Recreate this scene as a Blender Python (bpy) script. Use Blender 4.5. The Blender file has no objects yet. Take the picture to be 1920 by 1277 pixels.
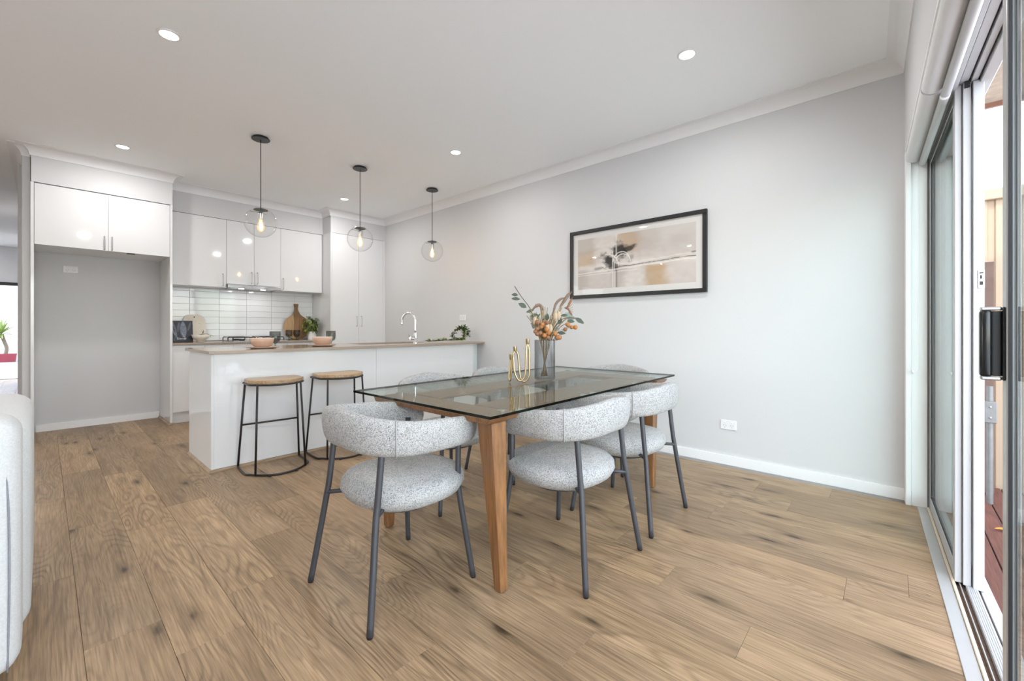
import bpy, bmesh, math, random
from mathutils import Vector, Matrix
random.seed(7)
PI = math.pi
scene = bpy.context.scene
COL = scene.collection

# ---------------------------------------------------------------- camera
FPX, HORIZON, YAW = 791.2, 613.5, 0.7336
cam_d = bpy.data.cameras.new('camera')
cam = bpy.data.objects.new('camera', cam_d)
COL.objects.link(cam)
cam.location = (0, -3.67, 1.10)
cam.rotation_euler = (PI / 2, 0, YAW)
cam_d.sensor_width = 36
cam_d.lens = FPX / 1920 * 36
cam_d.shift_y = -(638.5 - HORIZON) / 1920
cam_d.clip_start = 0.02
scene.camera = cam

# ---------------------------------------------------------------- world, sun, exposure
world = bpy.data.worlds.new('world')
scene.world = world
world.use_nodes = True
wn = world.node_tree
wbg = wn.nodes['Background']
sky = wn.nodes.new('ShaderNodeTexSky')
sky.sky_type = 'NISHITA'
sky.sun_disc = False
sky.sun_elevation = math.radians(58)
sky.sun_rotation = math.radians(195)
sky.air_density = 1.0
sky.dust_density = 1.0
sky.ozone_density = 1.0
hsv = wn.nodes.new('ShaderNodeHueSaturation')
hsv.inputs['Saturation'].default_value = 0.42
wn.links.new(sky.outputs[0], hsv.inputs['Color'])
wn.links.new(hsv.outputs[0], wbg.inputs[0])
wbg.inputs[1].default_value = 1.15
sun_d = bpy.data.lights.new('sun', 'SUN')
sun_d.energy = 2.2
sun_d.angle = math.radians(0.6)
sun_d.color = (1.0, 0.95, 0.88)
sun = bpy.data.objects.new('sun', sun_d)
COL.objects.link(sun)
sun.rotation_euler = Vector((0.22, 1.0, -1.70)).to_track_quat('-Z', 'Y').to_euler()
DOWNLIGHT_W = 9.0
vs = scene.view_settings
vs.view_transform = 'Standard'
vs.look = 'None'
vs.exposure = 0.40
vs.gamma = 1.0
vs.use_curve_mapping = False
scene.cycles.diffuse_bounces = 6
scene.cycles.max_bounces = 16
scene.cycles.transparent_max_bounces = 24
scene.cycles.sample_clamp_indirect = 6.0

# ---------------------------------------------------------------- materials
def nodes_of(name):
    m = bpy.data.materials.new(name)
    m.use_nodes = True
    nt = m.node_tree
    b = nt.nodes['Principled BSDF']
    return m, nt, b

def N(nt, kind, **kw):
    n = nt.nodes.new(kind)
    for k, v in kw.items():
        if k.startswith('i_'):
            key = k[2:]
            key = int(key) if key.isdigit() else key
            n.inputs[key].default_value = v
        else:
            setattr(n, k, v)
    return n

def mth(nt, op, a, b=None, c=None, clamp=False):
    n = nt.nodes.new('ShaderNodeMath')
    n.operation = op
    n.use_clamp = clamp
    for i, v in enumerate((a, b, c)):
        if v is None:
            continue
        if hasattr(v, 'links'):
            nt.links.new(v, n.inputs[i])
        else:
            n.inputs[i].default_value = v
    return n.outputs[0]

def mixc(nt, f, a, b, mode='MIX'):
    n = nt.nodes.new('ShaderNodeMix')
    n.data_type = 'RGBA'
    n.blend_type = mode
    for s, v in ((n.inputs[0], f), (n.inputs[6], a), (n.inputs[7], b)):
        if hasattr(v, 'links'):
            nt.links.new(v, s)
        else:
            s.default_value = v if not isinstance(v, tuple) or len(v) == 4 else (*v, 1)
    return n.outputs[2]

def ramp(nt, src, stops):
    n = nt.nodes.new('ShaderNodeValToRGB')
    el = n.color_ramp.elements
    while len(el) < len(stops):
        el.new(0.5)
    for e, (p, c) in zip(el, stops):
        e.position = p
        e.color = c if len(c) == 4 else (*c, 1)
    nt.links.new(src, n.inputs[0])
    return n.outputs[0]

def plain(name, col, rough=0.5, metal=0.0, spec=0.5, noise=0.0, nscale=8.0, bump=0.0, bscale=200.0, coat=0.0):
    m, nt, b = nodes_of(name)
    b.inputs['Base Color'].default_value = (*col, 1)
    b.inputs['Roughness'].default_value = rough
    b.inputs['Metallic'].default_value = metal
    b.inputs['Specular IOR Level'].default_value = spec
    b.inputs['Coat Weight'].default_value = coat
    b.inputs['Coat Roughness'].default_value = 0.03
    tc = N(nt, 'ShaderNodeTexCoord')
    n = N(nt, 'ShaderNodeTexNoise', i_Scale=nscale, i_Detail=3.0)
    nt.links.new(tc.outputs['Object'], n.inputs['Vector'])
    if noise > 0:
        c = mixc(nt, mth(nt, 'MULTIPLY', n.outputs['Fac'], 1.0), tuple(x * (1 - noise) for x in col), tuple(min(1, x * (1 + noise)) for x in col))
        nt.links.new(c, b.inputs['Base Color'])
    if bump > 0:
        n2 = N(nt, 'ShaderNodeTexNoise', i_Scale=bscale, i_Detail=2.0)
        nt.links.new(tc.outputs['Object'], n2.inputs['Vector'])
        bp = N(nt, 'ShaderNodeBump', i_Strength=bump, i_Distance=0.002)
        nt.links.new(n2.outputs['Fac'], bp.inputs['Height'])
        nt.links.new(bp.outputs[0], b.inputs['Normal'])
    return m

def emit(name, col, strength):
    m, nt, b = nodes_of(name)
    b.inputs['Base Color'].default_value = (*col, 1)
    b.inputs['Emission Color'].default_value = (*col, 1)
    b.inputs['Emission Strength'].default_value = strength
    return m

def clear_glass(name, tint, refl=1.0, rough=0.0, f0=0.04, rim=None):
    """thin clear glass: tinted pass-through plus a grazing-angle mirror; rim = tint where the wall is seen edge-on"""
    m = bpy.data.materials.new(name)
    m.use_nodes = True
    nt = m.node_tree
    nt.nodes.clear()
    out = N(nt, 'ShaderNodeOutputMaterial')
    tr = N(nt, 'ShaderNodeBsdfTransparent')
    tr.inputs[0].default_value = (*tint, 1)
    gl = N(nt, 'ShaderNodeBsdfGlossy')
    gl.inputs['Roughness'].default_value = rough
    lw = N(nt, 'ShaderNodeLayerWeight', i_Blend=0.5)
    p = mth(nt, 'POWER', lw.outputs['Facing'], 5.0)
    f = mth(nt, 'MULTIPLY_ADD', p, (1 - f0) * refl, f0 * refl, clamp=True)
    if rim:
        nt.links.new(mixc(nt, mth(nt, 'POWER', lw.outputs['Facing'], 2.5), tint, rim), tr.inputs[0])
    mx = N(nt, 'ShaderNodeMixShader')
    nt.links.new(f, mx.inputs[0])
    nt.links.new(tr.outputs[0], mx.inputs[1])
    nt.links.new(gl.outputs[0], mx.inputs[2])
    nt.links.new(mx.outputs[0], out.inputs[0])
    return m

def wood(name, light, dark, vein, axis='X', rough=0.35, per_object=True, knots=0.5, lines=60.0, fs=1.0, bump=0.15, spec=0.5):
    m, nt, b = nodes_of(name)
    tc = N(nt, 'ShaderNodeTexCoord')
    oi = N(nt, 'ShaderNodeObjectInfo')
    sep = N(nt, 'ShaderNodeSeparateXYZ')
    nt.links.new(tc.outputs['Object'], sep.inputs[0])
    ax = {'X': (0, 1, 2), 'Y': (1, 0, 2), 'Z': (2, 0, 1)}[axis]
    L, W, T = (sep.outputs[i] for i in ax)
    r = oi.outputs['Random'] if per_object else None
    def vec(sl, sw, st=1.0, off=0.0):
        c = N(nt, 'ShaderNodeCombineXYZ')
        a = mth(nt, 'MULTIPLY', L, sl)
        w = mth(nt, 'MULTIPLY', W, sw)
        t = mth(nt, 'MULTIPLY', T, st)
        if r is not None:
            a = mth(nt, 'MULTIPLY_ADD', r, 53.0 + off, a)
            w = mth(nt, 'MULTIPLY_ADD', r, 31.0 + off, w)
        nt.links.new(a, c.inputs[0]); nt.links.new(w, c.inputs[1]); nt.links.new(t, c.inputs[2])
        return c.outputs[0]
    def noise(v, scale=1.0, detail=2.0, rgh=0.5, dist=0.0):
        n = N(nt, 'ShaderNodeTexNoise', i_Scale=scale, i_Detail=detail, i_Roughness=rgh, i_Distortion=dist)
        nt.links.new(v, n.inputs['Vector'])
        return n.outputs['Fac']
    field = noise(vec(0.75 * fs, 4.2 * fs, 4.0), 1.0, 2.0, 0.45, 0.25)
    ring = mth(nt, 'SINE', mth(nt, 'MULTIPLY', field, lines * 2.2))
    ring = mth(nt, 'MULTIPLY_ADD', ring, 0.5, 0.5)
    ring = mth(nt, 'POWER', ring, 2.6)
    fibre = noise(vec(5.0 * fs, 150.0 * fs, 60.0), 1.0, 3.0, 0.6)
    broad = noise(vec(0.8 * fs, 3.0 * fs, 3.0, 11.0), 1.0, 3.0, 0.55)
    streak = noise(vec(1.6 * fs, 26.0 * fs, 10.0, 5.0), 1.0, 3.0, 0.6)
    c = ramp(nt, broad, [(0.3, dark), (0.68, light)])
    mask = ramp(nt, noise(vec(0.9 * fs, 2.2 * fs, 2.0, 17.0), 1.0, 2.0), [(0.38, (0.12, 0.12, 0.12)), (0.66, (1, 1, 1))])
    c = mixc(nt, mth(nt, 'MULTIPLY', mth(nt, 'MULTIPLY', ring, 0.52), mask), c, vein)
    st = ramp(nt, streak, [(0.50, (0, 0, 0)), (0.72, (1, 1, 1))])
    c = mixc(nt, mth(nt, 'MULTIPLY', st, 0.42), c, vein)
    fb = ramp(nt, fibre, [(0.32, (0.66, 0.66, 0.66)), (0.66, (1.18, 1.18, 1.18))])
    c = mixc(nt, 1.0, c, fb, 'MULTIPLY')
    if knots > 0:
        vo = N(nt, 'ShaderNodeTexVoronoi', i_Scale=1.0, voronoi_dimensions='2D')
        nt.links.new(vec(1.5 * fs, 4.8 * fs, 0.0, 3.0), vo.inputs['Vector'])
        sc = N(nt, 'ShaderNodeSeparateColor')
        nt.links.new(vo.outputs['Color'], sc.inputs[0])
        pick = mth(nt, 'GREATER_THAN', sc.outputs[0], 1.0 - knots)
        wob = mth(nt, 'MULTIPLY_ADD', noise(vec(9.0, 22.0, 1.0), 1.0, 3.0), 0.16, -0.08)
        d = mth(nt, 'ADD', vo.outputs['Distance'], wob)
        k = ramp(nt, d, [(0.02, (1, 1, 1)), (0.07, (0.45, 0.45, 0.45)), (0.20, (0, 0, 0))])
        kk = mth(nt, 'MULTIPLY', mth(nt, 'MULTIPLY', k, pick), 0.85)
        c = mixc(nt, kk, c, tuple(x * 0.30 for x in vein))
    if r is not None:
        tone = ramp(nt, oi.outputs['Random'], [(0.0, (0.86, 0.86, 0.865)), (0.5, (1.0, 0.99, 0.98)), (1.0, (1.10, 1.08, 1.05))])
        c = mixc(nt, 1.0, c, tone, 'MULTIPLY')
    nt.links.new(c, b.inputs['Base Color'])
    b.inputs['Roughness'].default_value = rough
    b.inputs['Specular IOR Level'].default_value = spec
    bp = N(nt, 'ShaderNodeBump', i_Strength=bump, i_Distance=0.001)
    nt.links.new(mth(nt, 'ADD', fibre, mth(nt, 'MULTIPLY', ring, -0.4)), bp.inputs['Height'])
    nt.links.new(bp.outputs[0], b.inputs['Normal'])
    return m

def boucle(name, light, dark, scale=330.0):
    m, nt, b = nodes_of(name)
    tc = N(nt, 'ShaderNodeTexCoord')
    vo = N(nt, 'ShaderNodeTexVoronoi', i_Scale=scale)
    nz = N(nt, 'ShaderNodeTexNoise', i_Scale=scale * 0.75, i_Detail=3.0, i_Roughness=0.7)
    nb = N(nt, 'ShaderNodeTexNoise', i_Scale=scale * 0.06, i_Detail=2.0)
    for n in (vo, nz, nb):
        nt.links.new(tc.outputs['Object'], n.inputs['Vector'])
    s = N(nt, 'ShaderNodeSeparateColor')
    nt.links.new(vo.outputs['Color'], s.inputs[0])
    f = mth(nt, 'MULTIPLY_ADD', nz.outputs['Fac'], 0.75, mth(nt, 'MULTIPLY', s.outputs[0], 0.42))
    f = mth(nt, 'MULTIPLY_ADD', nb.outputs['Fac'], 0.14, f)
    c = ramp(nt, f, [(0.38, dark), (0.72, light)])
    nt.links.new(c, b.inputs['Base Color'])
    b.inputs['Roughness'].default_value = 0.95
    b.inputs['Specular IOR Level'].default_value = 0.15
    bp = N(nt, 'ShaderNodeBump', i_Strength=0.8, i_Distance=0.004)
    nt.links.new(mth(nt, 'ADD', nz.outputs['Fac'], mth(nt, 'MULTIPLY', vo.outputs['Distance'], -0.6)), bp.inputs['Height'])
    nt.links.new(bp.outputs[0], b.inputs['Normal'])
    return m

def painted(name, rough=0.6, coat=0.0):
    m, nt, b = nodes_of(name)
    a = N(nt, 'ShaderNodeVertexColor', layer_name='print')
    nt.links.new(a.outputs[0], b.inputs['Base Color'])
    b.inputs['Roughness'].default_value = rough
    b.inputs['Coat Weight'].default_value = coat
    return m

M = {}
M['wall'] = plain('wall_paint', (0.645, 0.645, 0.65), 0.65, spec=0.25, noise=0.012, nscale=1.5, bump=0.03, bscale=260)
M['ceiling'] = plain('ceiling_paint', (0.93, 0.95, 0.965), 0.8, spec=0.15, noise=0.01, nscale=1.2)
M['trim'] = plain('trim_gloss_paint', (0.86, 0.86, 0.865), 0.32, spec=0.45, noise=0.01)
M['cornice'] = plain('cornice_plaster', (0.85, 0.85, 0.855), 0.7, spec=0.2, noise=0.01)
M['gloss'] = plain('gloss_white_laminate', (0.76, 0.763, 0.77), 0.06, spec=0.5, noise=0.006, nscale=3)
M['carcass'] = plain('white_carcass_board', (0.80, 0.80, 0.80), 0.35, noise=0.01)
M['floor'] = wood('oak_plank', (0.44, 0.302, 0.178), (0.285, 0.188, 0.106), (0.090, 0.053, 0.026), 'X', 0.40, knots=0.30, lines=84.0, spec=0.32)
M['floor_base'] = wood('oak_floor_base', (0.44, 0.302, 0.178), (0.285, 0.188, 0.106), (0.090, 0.053, 0.026), 'X', 0.40, per_object=False, knots=0.3, spec=0.32)
M['bead'] = wood('oak_bead', (0.46, 0.345, 0.235), (0.36, 0.26, 0.17), (0.22, 0.15, 0.09), 'Y', 0.45, knots=0.0)
M['table_wood'] = wood('table_timber', (0.255, 0.120, 0.046), (0.20, 0.090, 0.033), (0.11, 0.046, 0.016), 'Y', 0.36, knots=0.0, lines=22, fs=1.2)
M['leg_wood'] = wood('table_leg_timber', (0.255, 0.120, 0.046), (0.20, 0.090, 0.033), (0.11, 0.046, 0.016), 'Z', 0.36, knots=0.0, lines=22, fs=1.2)
M['stool_wood'] = wood('stool_seat_timber', (0.50, 0.34, 0.195), (0.43, 0.28, 0.15), (0.30, 0.18, 0.09), 'Y', 0.35, knots=0.0, lines=30)
M['acacia'] = wood('acacia_timber', (0.50, 0.315, 0.155), (0.40, 0.235, 0.105), (0.26, 0.14, 0.06), 'Z', 0.5, knots=0.0, lines=24)
M['acacia_dark'] = wood('acacia_timber_dark', (0.33, 0.185, 0.085), (0.25, 0.13, 0.055), (0.15, 0.07, 0.03), 'Z', 0.5, knots=0.0, lines=24)
M['boucle'] = boucle('grey_boucle', (0.58, 0.572, 0.558), (0.12, 0.118, 0.115), 430.0)
M['seam'] = plain('boucle_seam', (0.36, 0.355, 0.345), 0.95, spec=0.1, noise=0.2, nscale=300)
M['sofa'] = plain('sofa_weave', (0.58, 0.585, 0.585), 0.9, spec=0.2, noise=0.18, nscale=180, bump=0.4, bscale=420)
M['sofa_seam'] = plain('sofa_seam_thread', (0.26, 0.27, 0.30), 0.9, spec=0.1, noise=0.2, nscale=200)
M['leg_metal'] = plain('charcoal_powdercoat', (0.045, 0.046, 0.052), 0.42, spec=0.5, noise=0.1, nscale=30)
M['black'] = plain('satin_black', (0.012, 0.012, 0.013), 0.4, spec=0.5, noise=0.1, nscale=20)
M['black_rubber'] = plain('black_rubber', (0.018, 0.018, 0.02), 0.55, spec=0.4, noise=0.1, nscale=20)
M['black_gloss'] = plain('black_enamel', (0.01, 0.01, 0.011), 0.15, spec=0.5, noise=0.1, nscale=20)
M['chrome'] = plain('chrome', (0.80, 0.80, 0.81), 0.06, 1.0, noise=0.01)
M['steel'] = plain('brushed_steel', (0.56, 0.56, 0.57), 0.28, 1.0, noise=0.04, nscale=40)
M['brass'] = plain('brushed_brass', (0.44, 0.33, 0.185), 0.30, 1.0, noise=0.08, nscale=30)
M['stone'] = plain('taupe_stone', (0.36, 0.285, 0.225), 0.12, spec=0.5, noise=0.10, nscale=60)
M['tile'] = plain('white_glazed_tile', (0.78, 0.785, 0.795), 0.05, spec=0.55, noise=0.015, nscale=3, bump=0.04, bscale=9)
M['grout'] = plain('grey_grout', (0.50, 0.50, 0.50), 0.9, spec=0.1, noise=0.06, nscale=80)
M['alu'] = plain('white_powdercoat_aluminium', (0.45, 0.455, 0.46), 0.3, spec=0.5, noise=0.02, nscale=14)
M['alu_grey'] = plain('anodised_track', (0.50, 0.50, 0.485), 0.34, 0.35, noise=0.05, nscale=20)
M['cream_bead'] = plain('cream_threshold', (0.62, 0.53, 0.40), 0.5, noise=0.12, nscale=30)
M['track_dirt'] = plain('dusty_track_channel', (0.14, 0.09, 0.065), 0.8, spec=0.2, noise=0.5, nscale=70)
M['blind'] = plain('blind_fabric', (0.72, 0.725, 0.735), 0.75, spec=0.2, noise=0.015, nscale=30)
M['plastic'] = plain('white_plastic', (0.82, 0.82, 0.825), 0.25, spec=0.5, noise=0.01)
M['slot'] = plain('socket_slot', (0.10, 0.10, 0.10), 0.7, noise=0.1)
M['table_glass'] = clear_glass('table_glass', (0.90, 0.935, 0.905), 0.52)
M['glass_edge'] = clear_glass('glass_edge', (0.10, 0.16, 0.14), 0.9, 0.05)
M['pane'] = clear_glass('door_glass', (0.93, 0.96, 0.945), 1.0)
M['globe'] = clear_glass('globe_glass', (0.985, 0.985, 0.98), 0.9, 0.0, 0.04, (0.90, 0.90, 0.89))
M['bulb'] = clear_glass('bulb_glass', (1.0, 0.93, 0.80), 0.8, 0.0, 0.04)
def glow(m, col, strength):
    nt = m.node_tree
    out = [n for n in nt.nodes if n.type == 'OUTPUT_MATERIAL'][0]
    src = out.inputs[0].links[0].from_socket
    em = N(nt, 'ShaderNodeEmission')
    em.inputs[0].default_value = (*col, 1)
    em.inputs[1].default_value = strength
    ad = N(nt, 'ShaderNodeAddShader')
    nt.links.new(src, ad.inputs[0]); nt.links.new(em.outputs[0], ad.inputs[1])
    nt.links.new(ad.outputs[0], out.inputs[0])
glow(M['bulb'], (1.0, 0.62, 0.28), 0.22)
M['vase'] = clear_glass('smoked_vase_glass', (0.84, 0.843, 0.85), 1.0, 0.06, 0.09, (0.40, 0.405, 0.42))
M['smoke'] = clear_glass('smoked_goblet_glass', (0.70, 0.72, 0.70), 1.0, 0.02, 0.05, (0.35, 0.37, 0.36))
M['frame_glass'] = clear_glass('picture_glazing', (0.98, 0.98, 0.98), 0.28, 0.0, 0.03)
M['lamp'] = emit('downlight_lens', (1.0, 0.985, 0.96), 9.0)
M['hoodlamp'] = emit('hood_lamp', (1.0, 0.98, 0.94), 14.0)
M['filament'] = emit('warm_filament', (1.0, 0.66, 0.32), 40.0)
M['downtrim'] = plain('downlight_trim', (0.86, 0.86, 0.86), 0.4, noise=0.01)
M['matboard'] = plain('picture_mat_board', (0.74, 0.715, 0.69), 0.85, spec=0.1, noise=0.01)
M['print'] = painted('abstract_print', 0.7)
M['cover'] = painted('book_cover_print', 0.35)
M['paper'] = plain('book_pages', (0.78, 0.76, 0.71), 0.8, noise=0.06, nscale=120)
M['letter'] = plain('cover_lettering', (0.75, 0.75, 0.76), 0.5, noise=0.02)
M['terrazzo'] = None
M['bowl_pink'] = plain('peach_ceramic', (0.55, 0.36, 0.26), 0.35, noise=0.05, nscale=25)
M['bowl_rim'] = plain('peach_ceramic_rim', (0.72, 0.57, 0.46), 0.3, noise=0.04, nscale=25)
M['plate_pink'] = plain('dusty_pink_ceramic', (0.55, 0.375, 0.295), 0.35, noise=0.06, nscale=25)
M['cream'] = plain('cream_ceramic', (0.72, 0.66, 0.57), 0.55, noise=0.05, nscale=20)
M['pot_white'] = plain('white_glazed_pot', (0.83, 0.82, 0.82), 0.3, noise=0.02)
M['leaf'] = plain('green_leaf', (0.20, 0.26, 0.06), 0.45, noise=0.55, nscale=22)
M['leaf_dark'] = plain('dark_green_leaf', (0.085, 0.125, 0.035), 0.45, noise=0.5, nscale=22)
M['leaf_grey'] = plain('grey_green_leaf', (0.070, 0.088, 0.062), 0.6, noise=0.35, nscale=20)
M['leaf_pale'] = plain('pale_green_leaf', (0.24, 0.29, 0.24), 0.6, noise=0.25, nscale=20)
M['stem'] = plain('brown_stem', (0.12, 0.095, 0.065), 0.7, noise=0.3, nscale=40)
M['straw'] = plain('dried_straw', (0.33, 0.235, 0.115), 0.8, noise=0.35, nscale=30)
M['plume'] = plain('dried_plume', (0.25, 0.175, 0.130), 0.95, noise=0.4, nscale=60)
M['berry'] = plain('orange_berry', (0.40, 0.165, 0.045), 0.6, noise=0.3, nscale=50, bump=0.3, bscale=300)
M['berry_pale'] = plain('brown_berry', (0.27, 0.125, 0.060), 0.65, noise=0.3, nscale=50, bump=0.3, bscale=300)
M['petal'] = plain('cream_pod', (0.50, 0.385, 0.265), 0.75, noise=0.15, nscale=40)
M['yucca'] = plain('yucca_leaf', (0.15, 0.21, 0.045), 0.5, noise=0.4, nscale=14)
M['red_pot'] = plain('crimson_planter', (0.17, 0.016, 0.026), 0.45, noise=0.12, nscale=8)
M['deck'] = wood('jarrah_deck', (0.135, 0.050, 0.035), (0.10, 0.036, 0.025), (0.055, 0.02, 0.015), 'Y', 0.6, knots=0.1, lines=24)
M['grey_deck'] = wood('weathered_deck', (0.36, 0.37, 0.42), (0.27, 0.28, 0.32), (0.18, 0.18, 0.21), 'Y', 0.7, knots=0.1, lines=24)
M['fence'] = plain('tan_fence_steel', (0.30, 0.22, 0.145), 0.55, noise=0.03, nscale=6)
M['render_wall'] = plain('pale_outdoor_render', (0.62, 0.62, 0.63), 0.8, noise=0.03, nscale=4)
M['soffit'] = plain('eave_lining', (0.38, 0.31, 0.24), 0.8, noise=0.3, nscale=25)
M['fascia'] = plain('brown_fascia', (0.24, 0.12, 0.075), 0.6, noise=0.15, nscale=10)
M['post_dark'] = plain('dark_brown_post', (0.10, 0.06, 0.042), 0.7, noise=0.3, nscale=12)
M['galv'] = plain('grey_galvanised', (0.16, 0.16, 0.155), 0.5, 0.3, noise=0.25, nscale=25)
M['dry_leaf'] = plain('dry_orange_leaf', (0.50, 0.20, 0.03), 0.7, noise=0.3, nscale=30)
M['roof'] = plain('roof_sheet', (0.25, 0.24, 0.23), 0.6, noise=0.05)
def terrazzo():
    m, nt, b = nodes_of('terrazzo_board')
    tc = N(nt, 'ShaderNodeTexCoord')
    vo = N(nt, 'ShaderNodeTexVoronoi', i_Scale=55.0)
    nt.links.new(tc.outputs['Object'], vo.inputs['Vector'])
    s = N(nt, 'ShaderNodeSeparateColor')
    nt.links.new(vo.outputs['Color'], s.inputs[0])
    pick = mth(nt, 'GREATER_THAN', s.outputs[0], 0.72)
    near = mth(nt, 'LESS_THAN', vo.outputs['Distance'], 0.28)
    c = mixc(nt, mth(nt, 'MULTIPLY', mth(nt, 'MULTIPLY', pick, near), 0.6), (0.74, 0.67, 0.58), (0.42, 0.27, 0.19))
    nt.links.new(c, b.inputs['Base Color'])
    b.inputs['Roughness'].default_value = 0.5
    return m
M['terrazzo'] = terrazzo()

# ---------------------------------------------------------------- geometry helpers
def BM():
    return bmesh.new()

def box(bm, x0, x1, y0, y1, z0, z1, bev=0.0, seg=1):
    vs_ = [bm.verts.new((x, y, z)) for z in (z0, z1) for y in (y0, y1) for x in (x0, x1)]
    fs = [bm.faces.new([vs_[i] for i in f]) for f in ((0, 2, 3, 1), (4, 5, 7, 6), (0, 1, 5, 4), (2, 6, 7, 3), (0, 4, 6, 2), (1, 3, 7, 5))]
    if bev > 0:
        es = list({e for f in fs for e in f.edges})
        bmesh.ops.bevel(bm, geom=es, offset=bev, offset_type='OFFSET', segments=seg, profile=0.5, affect='EDGES', clamp_overlap=True)
    return bm

def lathe(bm, prof, seg=32, center=(0, 0, 0), mod=None, cap0=False, cap1=False):
    cx, cy, cz = center
    rings = []
    for i, (r, z) in enumerate(prof):
        if r < 1e-6:
            rings.append([bm.verts.new((cx, cy, cz + z))])
        else:
            ring = []
            for k in range(seg):
                a = 2 * PI * k / seg
                rr = r * (mod(a, i) if mod else 1.0)
                ring.append(bm.verts.new((cx + rr * math.cos(a), cy + rr * math.sin(a), cz + z)))
            rings.append(ring)
    for a, b in zip(rings, rings[1:]):
        if len(a) == 1 and len(b) == 1:
            continue
        for k in range(seg):
            k2 = (k + 1) % seg
            if len(a) == 1:
                bm.faces.new((a[0], b[k], b[k2]))
            elif len(b) == 1:
                bm.faces.new((a[k], b[0], a[k2]))
            else:
                bm.faces.new((a[k], b[k], b[k2], a[k2]))
    if cap0 and len(rings[0]) > 2:
        bm.faces.new(rings[0])
    if cap1 and len(rings[-1]) > 2:
        bm.faces.new(rings[-1])
    return bm

def tube(bm, pts, rad, seg=10, caps=True, closed=False, flat=1.0):
    pts = [Vector(p) for p in pts]
    n = len(pts)
    rads = rad if isinstance(rad, (list, tuple)) else [rad] * n
    tang = []
    for i in range(n):
        if closed:
            t = pts[(i + 1) % n] - pts[i - 1]
        else:
            t = pts[min(i + 1, n - 1)] - pts[max(i - 1, 0)]
        tang.append(t.normalized())
    ref = Vector((0, 0, 1)) if abs(tang[0].z) < 0.9 else Vector((1, 0, 0))
    u = tang[0].cross(ref).normalized()
    rings = []
    for i in range(n):
        t = tang[i]
        u = (u - t * u.dot(t))
        u = u.normalized() if u.length > 1e-6 else t.orthogonal().normalized()
        v = t.cross(u)
        rings.append([bm.verts.new(pts[i] + (u * math.cos(2 * PI * k / seg) + v * flat * math.sin(2 * PI * k / seg)) * rads[i]) for k in range(seg)])
    pairs = list(zip(rings, rings[1:])) + ([(rings[-1], rings[0])] if closed else [])
    for a, b in pairs:
        for k in range(seg):
            bm.faces.new((a[k], a[(k + 1) % seg], b[(k + 1) % seg], b[k]))
    if caps and not closed:
        bm.faces.new(list(reversed(rings[0])))
        bm.faces.new(rings[-1])
    return bm

def smooth_path(pts, sub=6, closed=False):
    """Catmull-Rom through pts"""
    P = [Vector(p) for p in pts]
    n = len(P)
    out = []
    for i in range(n if closed else n - 1):
        g = (lambda k: P[k % n]) if closed else (lambda k: P[max(0, min(n - 1, k))])
        p0, p1, p2, p3 = g(i - 1), g(i), g(i + 1), g(i + 2)
        for s in range(sub):
            t = s / sub
            out.append(0.5 * ((2 * p1) + (p2 - p0) * t + (2 * p0 - 5 * p1 + 4 * p2 - p3) * t * t + (3 * p1 - p0 - 3 * p2 + p3) * t ** 3))
    if not closed:
        out.append(P[-1])
    return out

def prism(bm, poly, h0, h1, axis='Z', bev=0.0):
    """poly: list of 2-D points; extruded along axis between h0 and h1"""
    def mk(p, h):
        a, b = p
        return {'Z': (a, b, h), 'X': (h, a, b), 'Y': (a, h, b)}[axis]
    lo = [bm.verts.new(mk(p, h0)) for p in poly]
    hi = [bm.verts.new(mk(p, h1)) for p in poly]
    n = len(poly)
    fs = [bm.faces.new(list(reversed(lo))), bm.faces.new(hi)]
    for i in range(n):
        fs.append(bm.faces.new((lo[i], lo[(i + 1) % n], hi[(i + 1) % n], hi[i])))
    bmesh.ops.recalc_face_normals(bm, faces=fs)
    if bev > 0:
        es = [e for e in fs[0].edges] + [e for e in fs[1].edges]
        bmesh.ops.bevel(bm, geom=es, offset=bev, offset_type='OFFSET', segments=2, profile=0.5, affect='EDGES', clamp_overlap=True)
    return bm

def ball(bm, c, r, u=12, v=8, sc=(1, 1, 1)):
    mt = Matrix.Translation(c) @ Matrix.Diagonal((sc[0], sc[1], sc[2], 1))
    bmesh.ops.create_uvsphere(bm, u_segments=u, v_segments=v, radius=r, matrix=mt)
    return bm

def leaf(bm, base, direction, length, width, up=Vector((0, 0, 1)), curl=0.15):
    d = Vector(direction).normalized()
    s = d.cross(up)
    s = s.normalized() if s.length > 1e-4 else d.orthogonal().normalized()
    nrm = s.cross(d).normalized()
    base = Vector(base)
    prof = ((0.0, 0.06), (0.25, 0.75), (0.5, 1.0), (0.78, 0.62), (1.0, 0.0))
    prev = None
    for t, w in prof:
        c = base + d * (length * t) - nrm * (curl * length * t * t)
        if w <= 0.001:
            tip = bm.verts.new(c)
            bm.faces.new((prev[0], prev[1], tip)); bm.faces.new((prev[1], prev[2], tip))
            break
        hw = width * w * 0.5
        row = [bm.verts.new(c - s * hw + nrm * hw * 0.35), bm.verts.new(c), bm.verts.new(c + s * hw + nrm * hw * 0.35)]
        if prev:
            for k in range(2):
                bm.faces.new((prev[k], prev[k + 1], row[k + 1], row[k]))
        prev = row
    return bm

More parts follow.
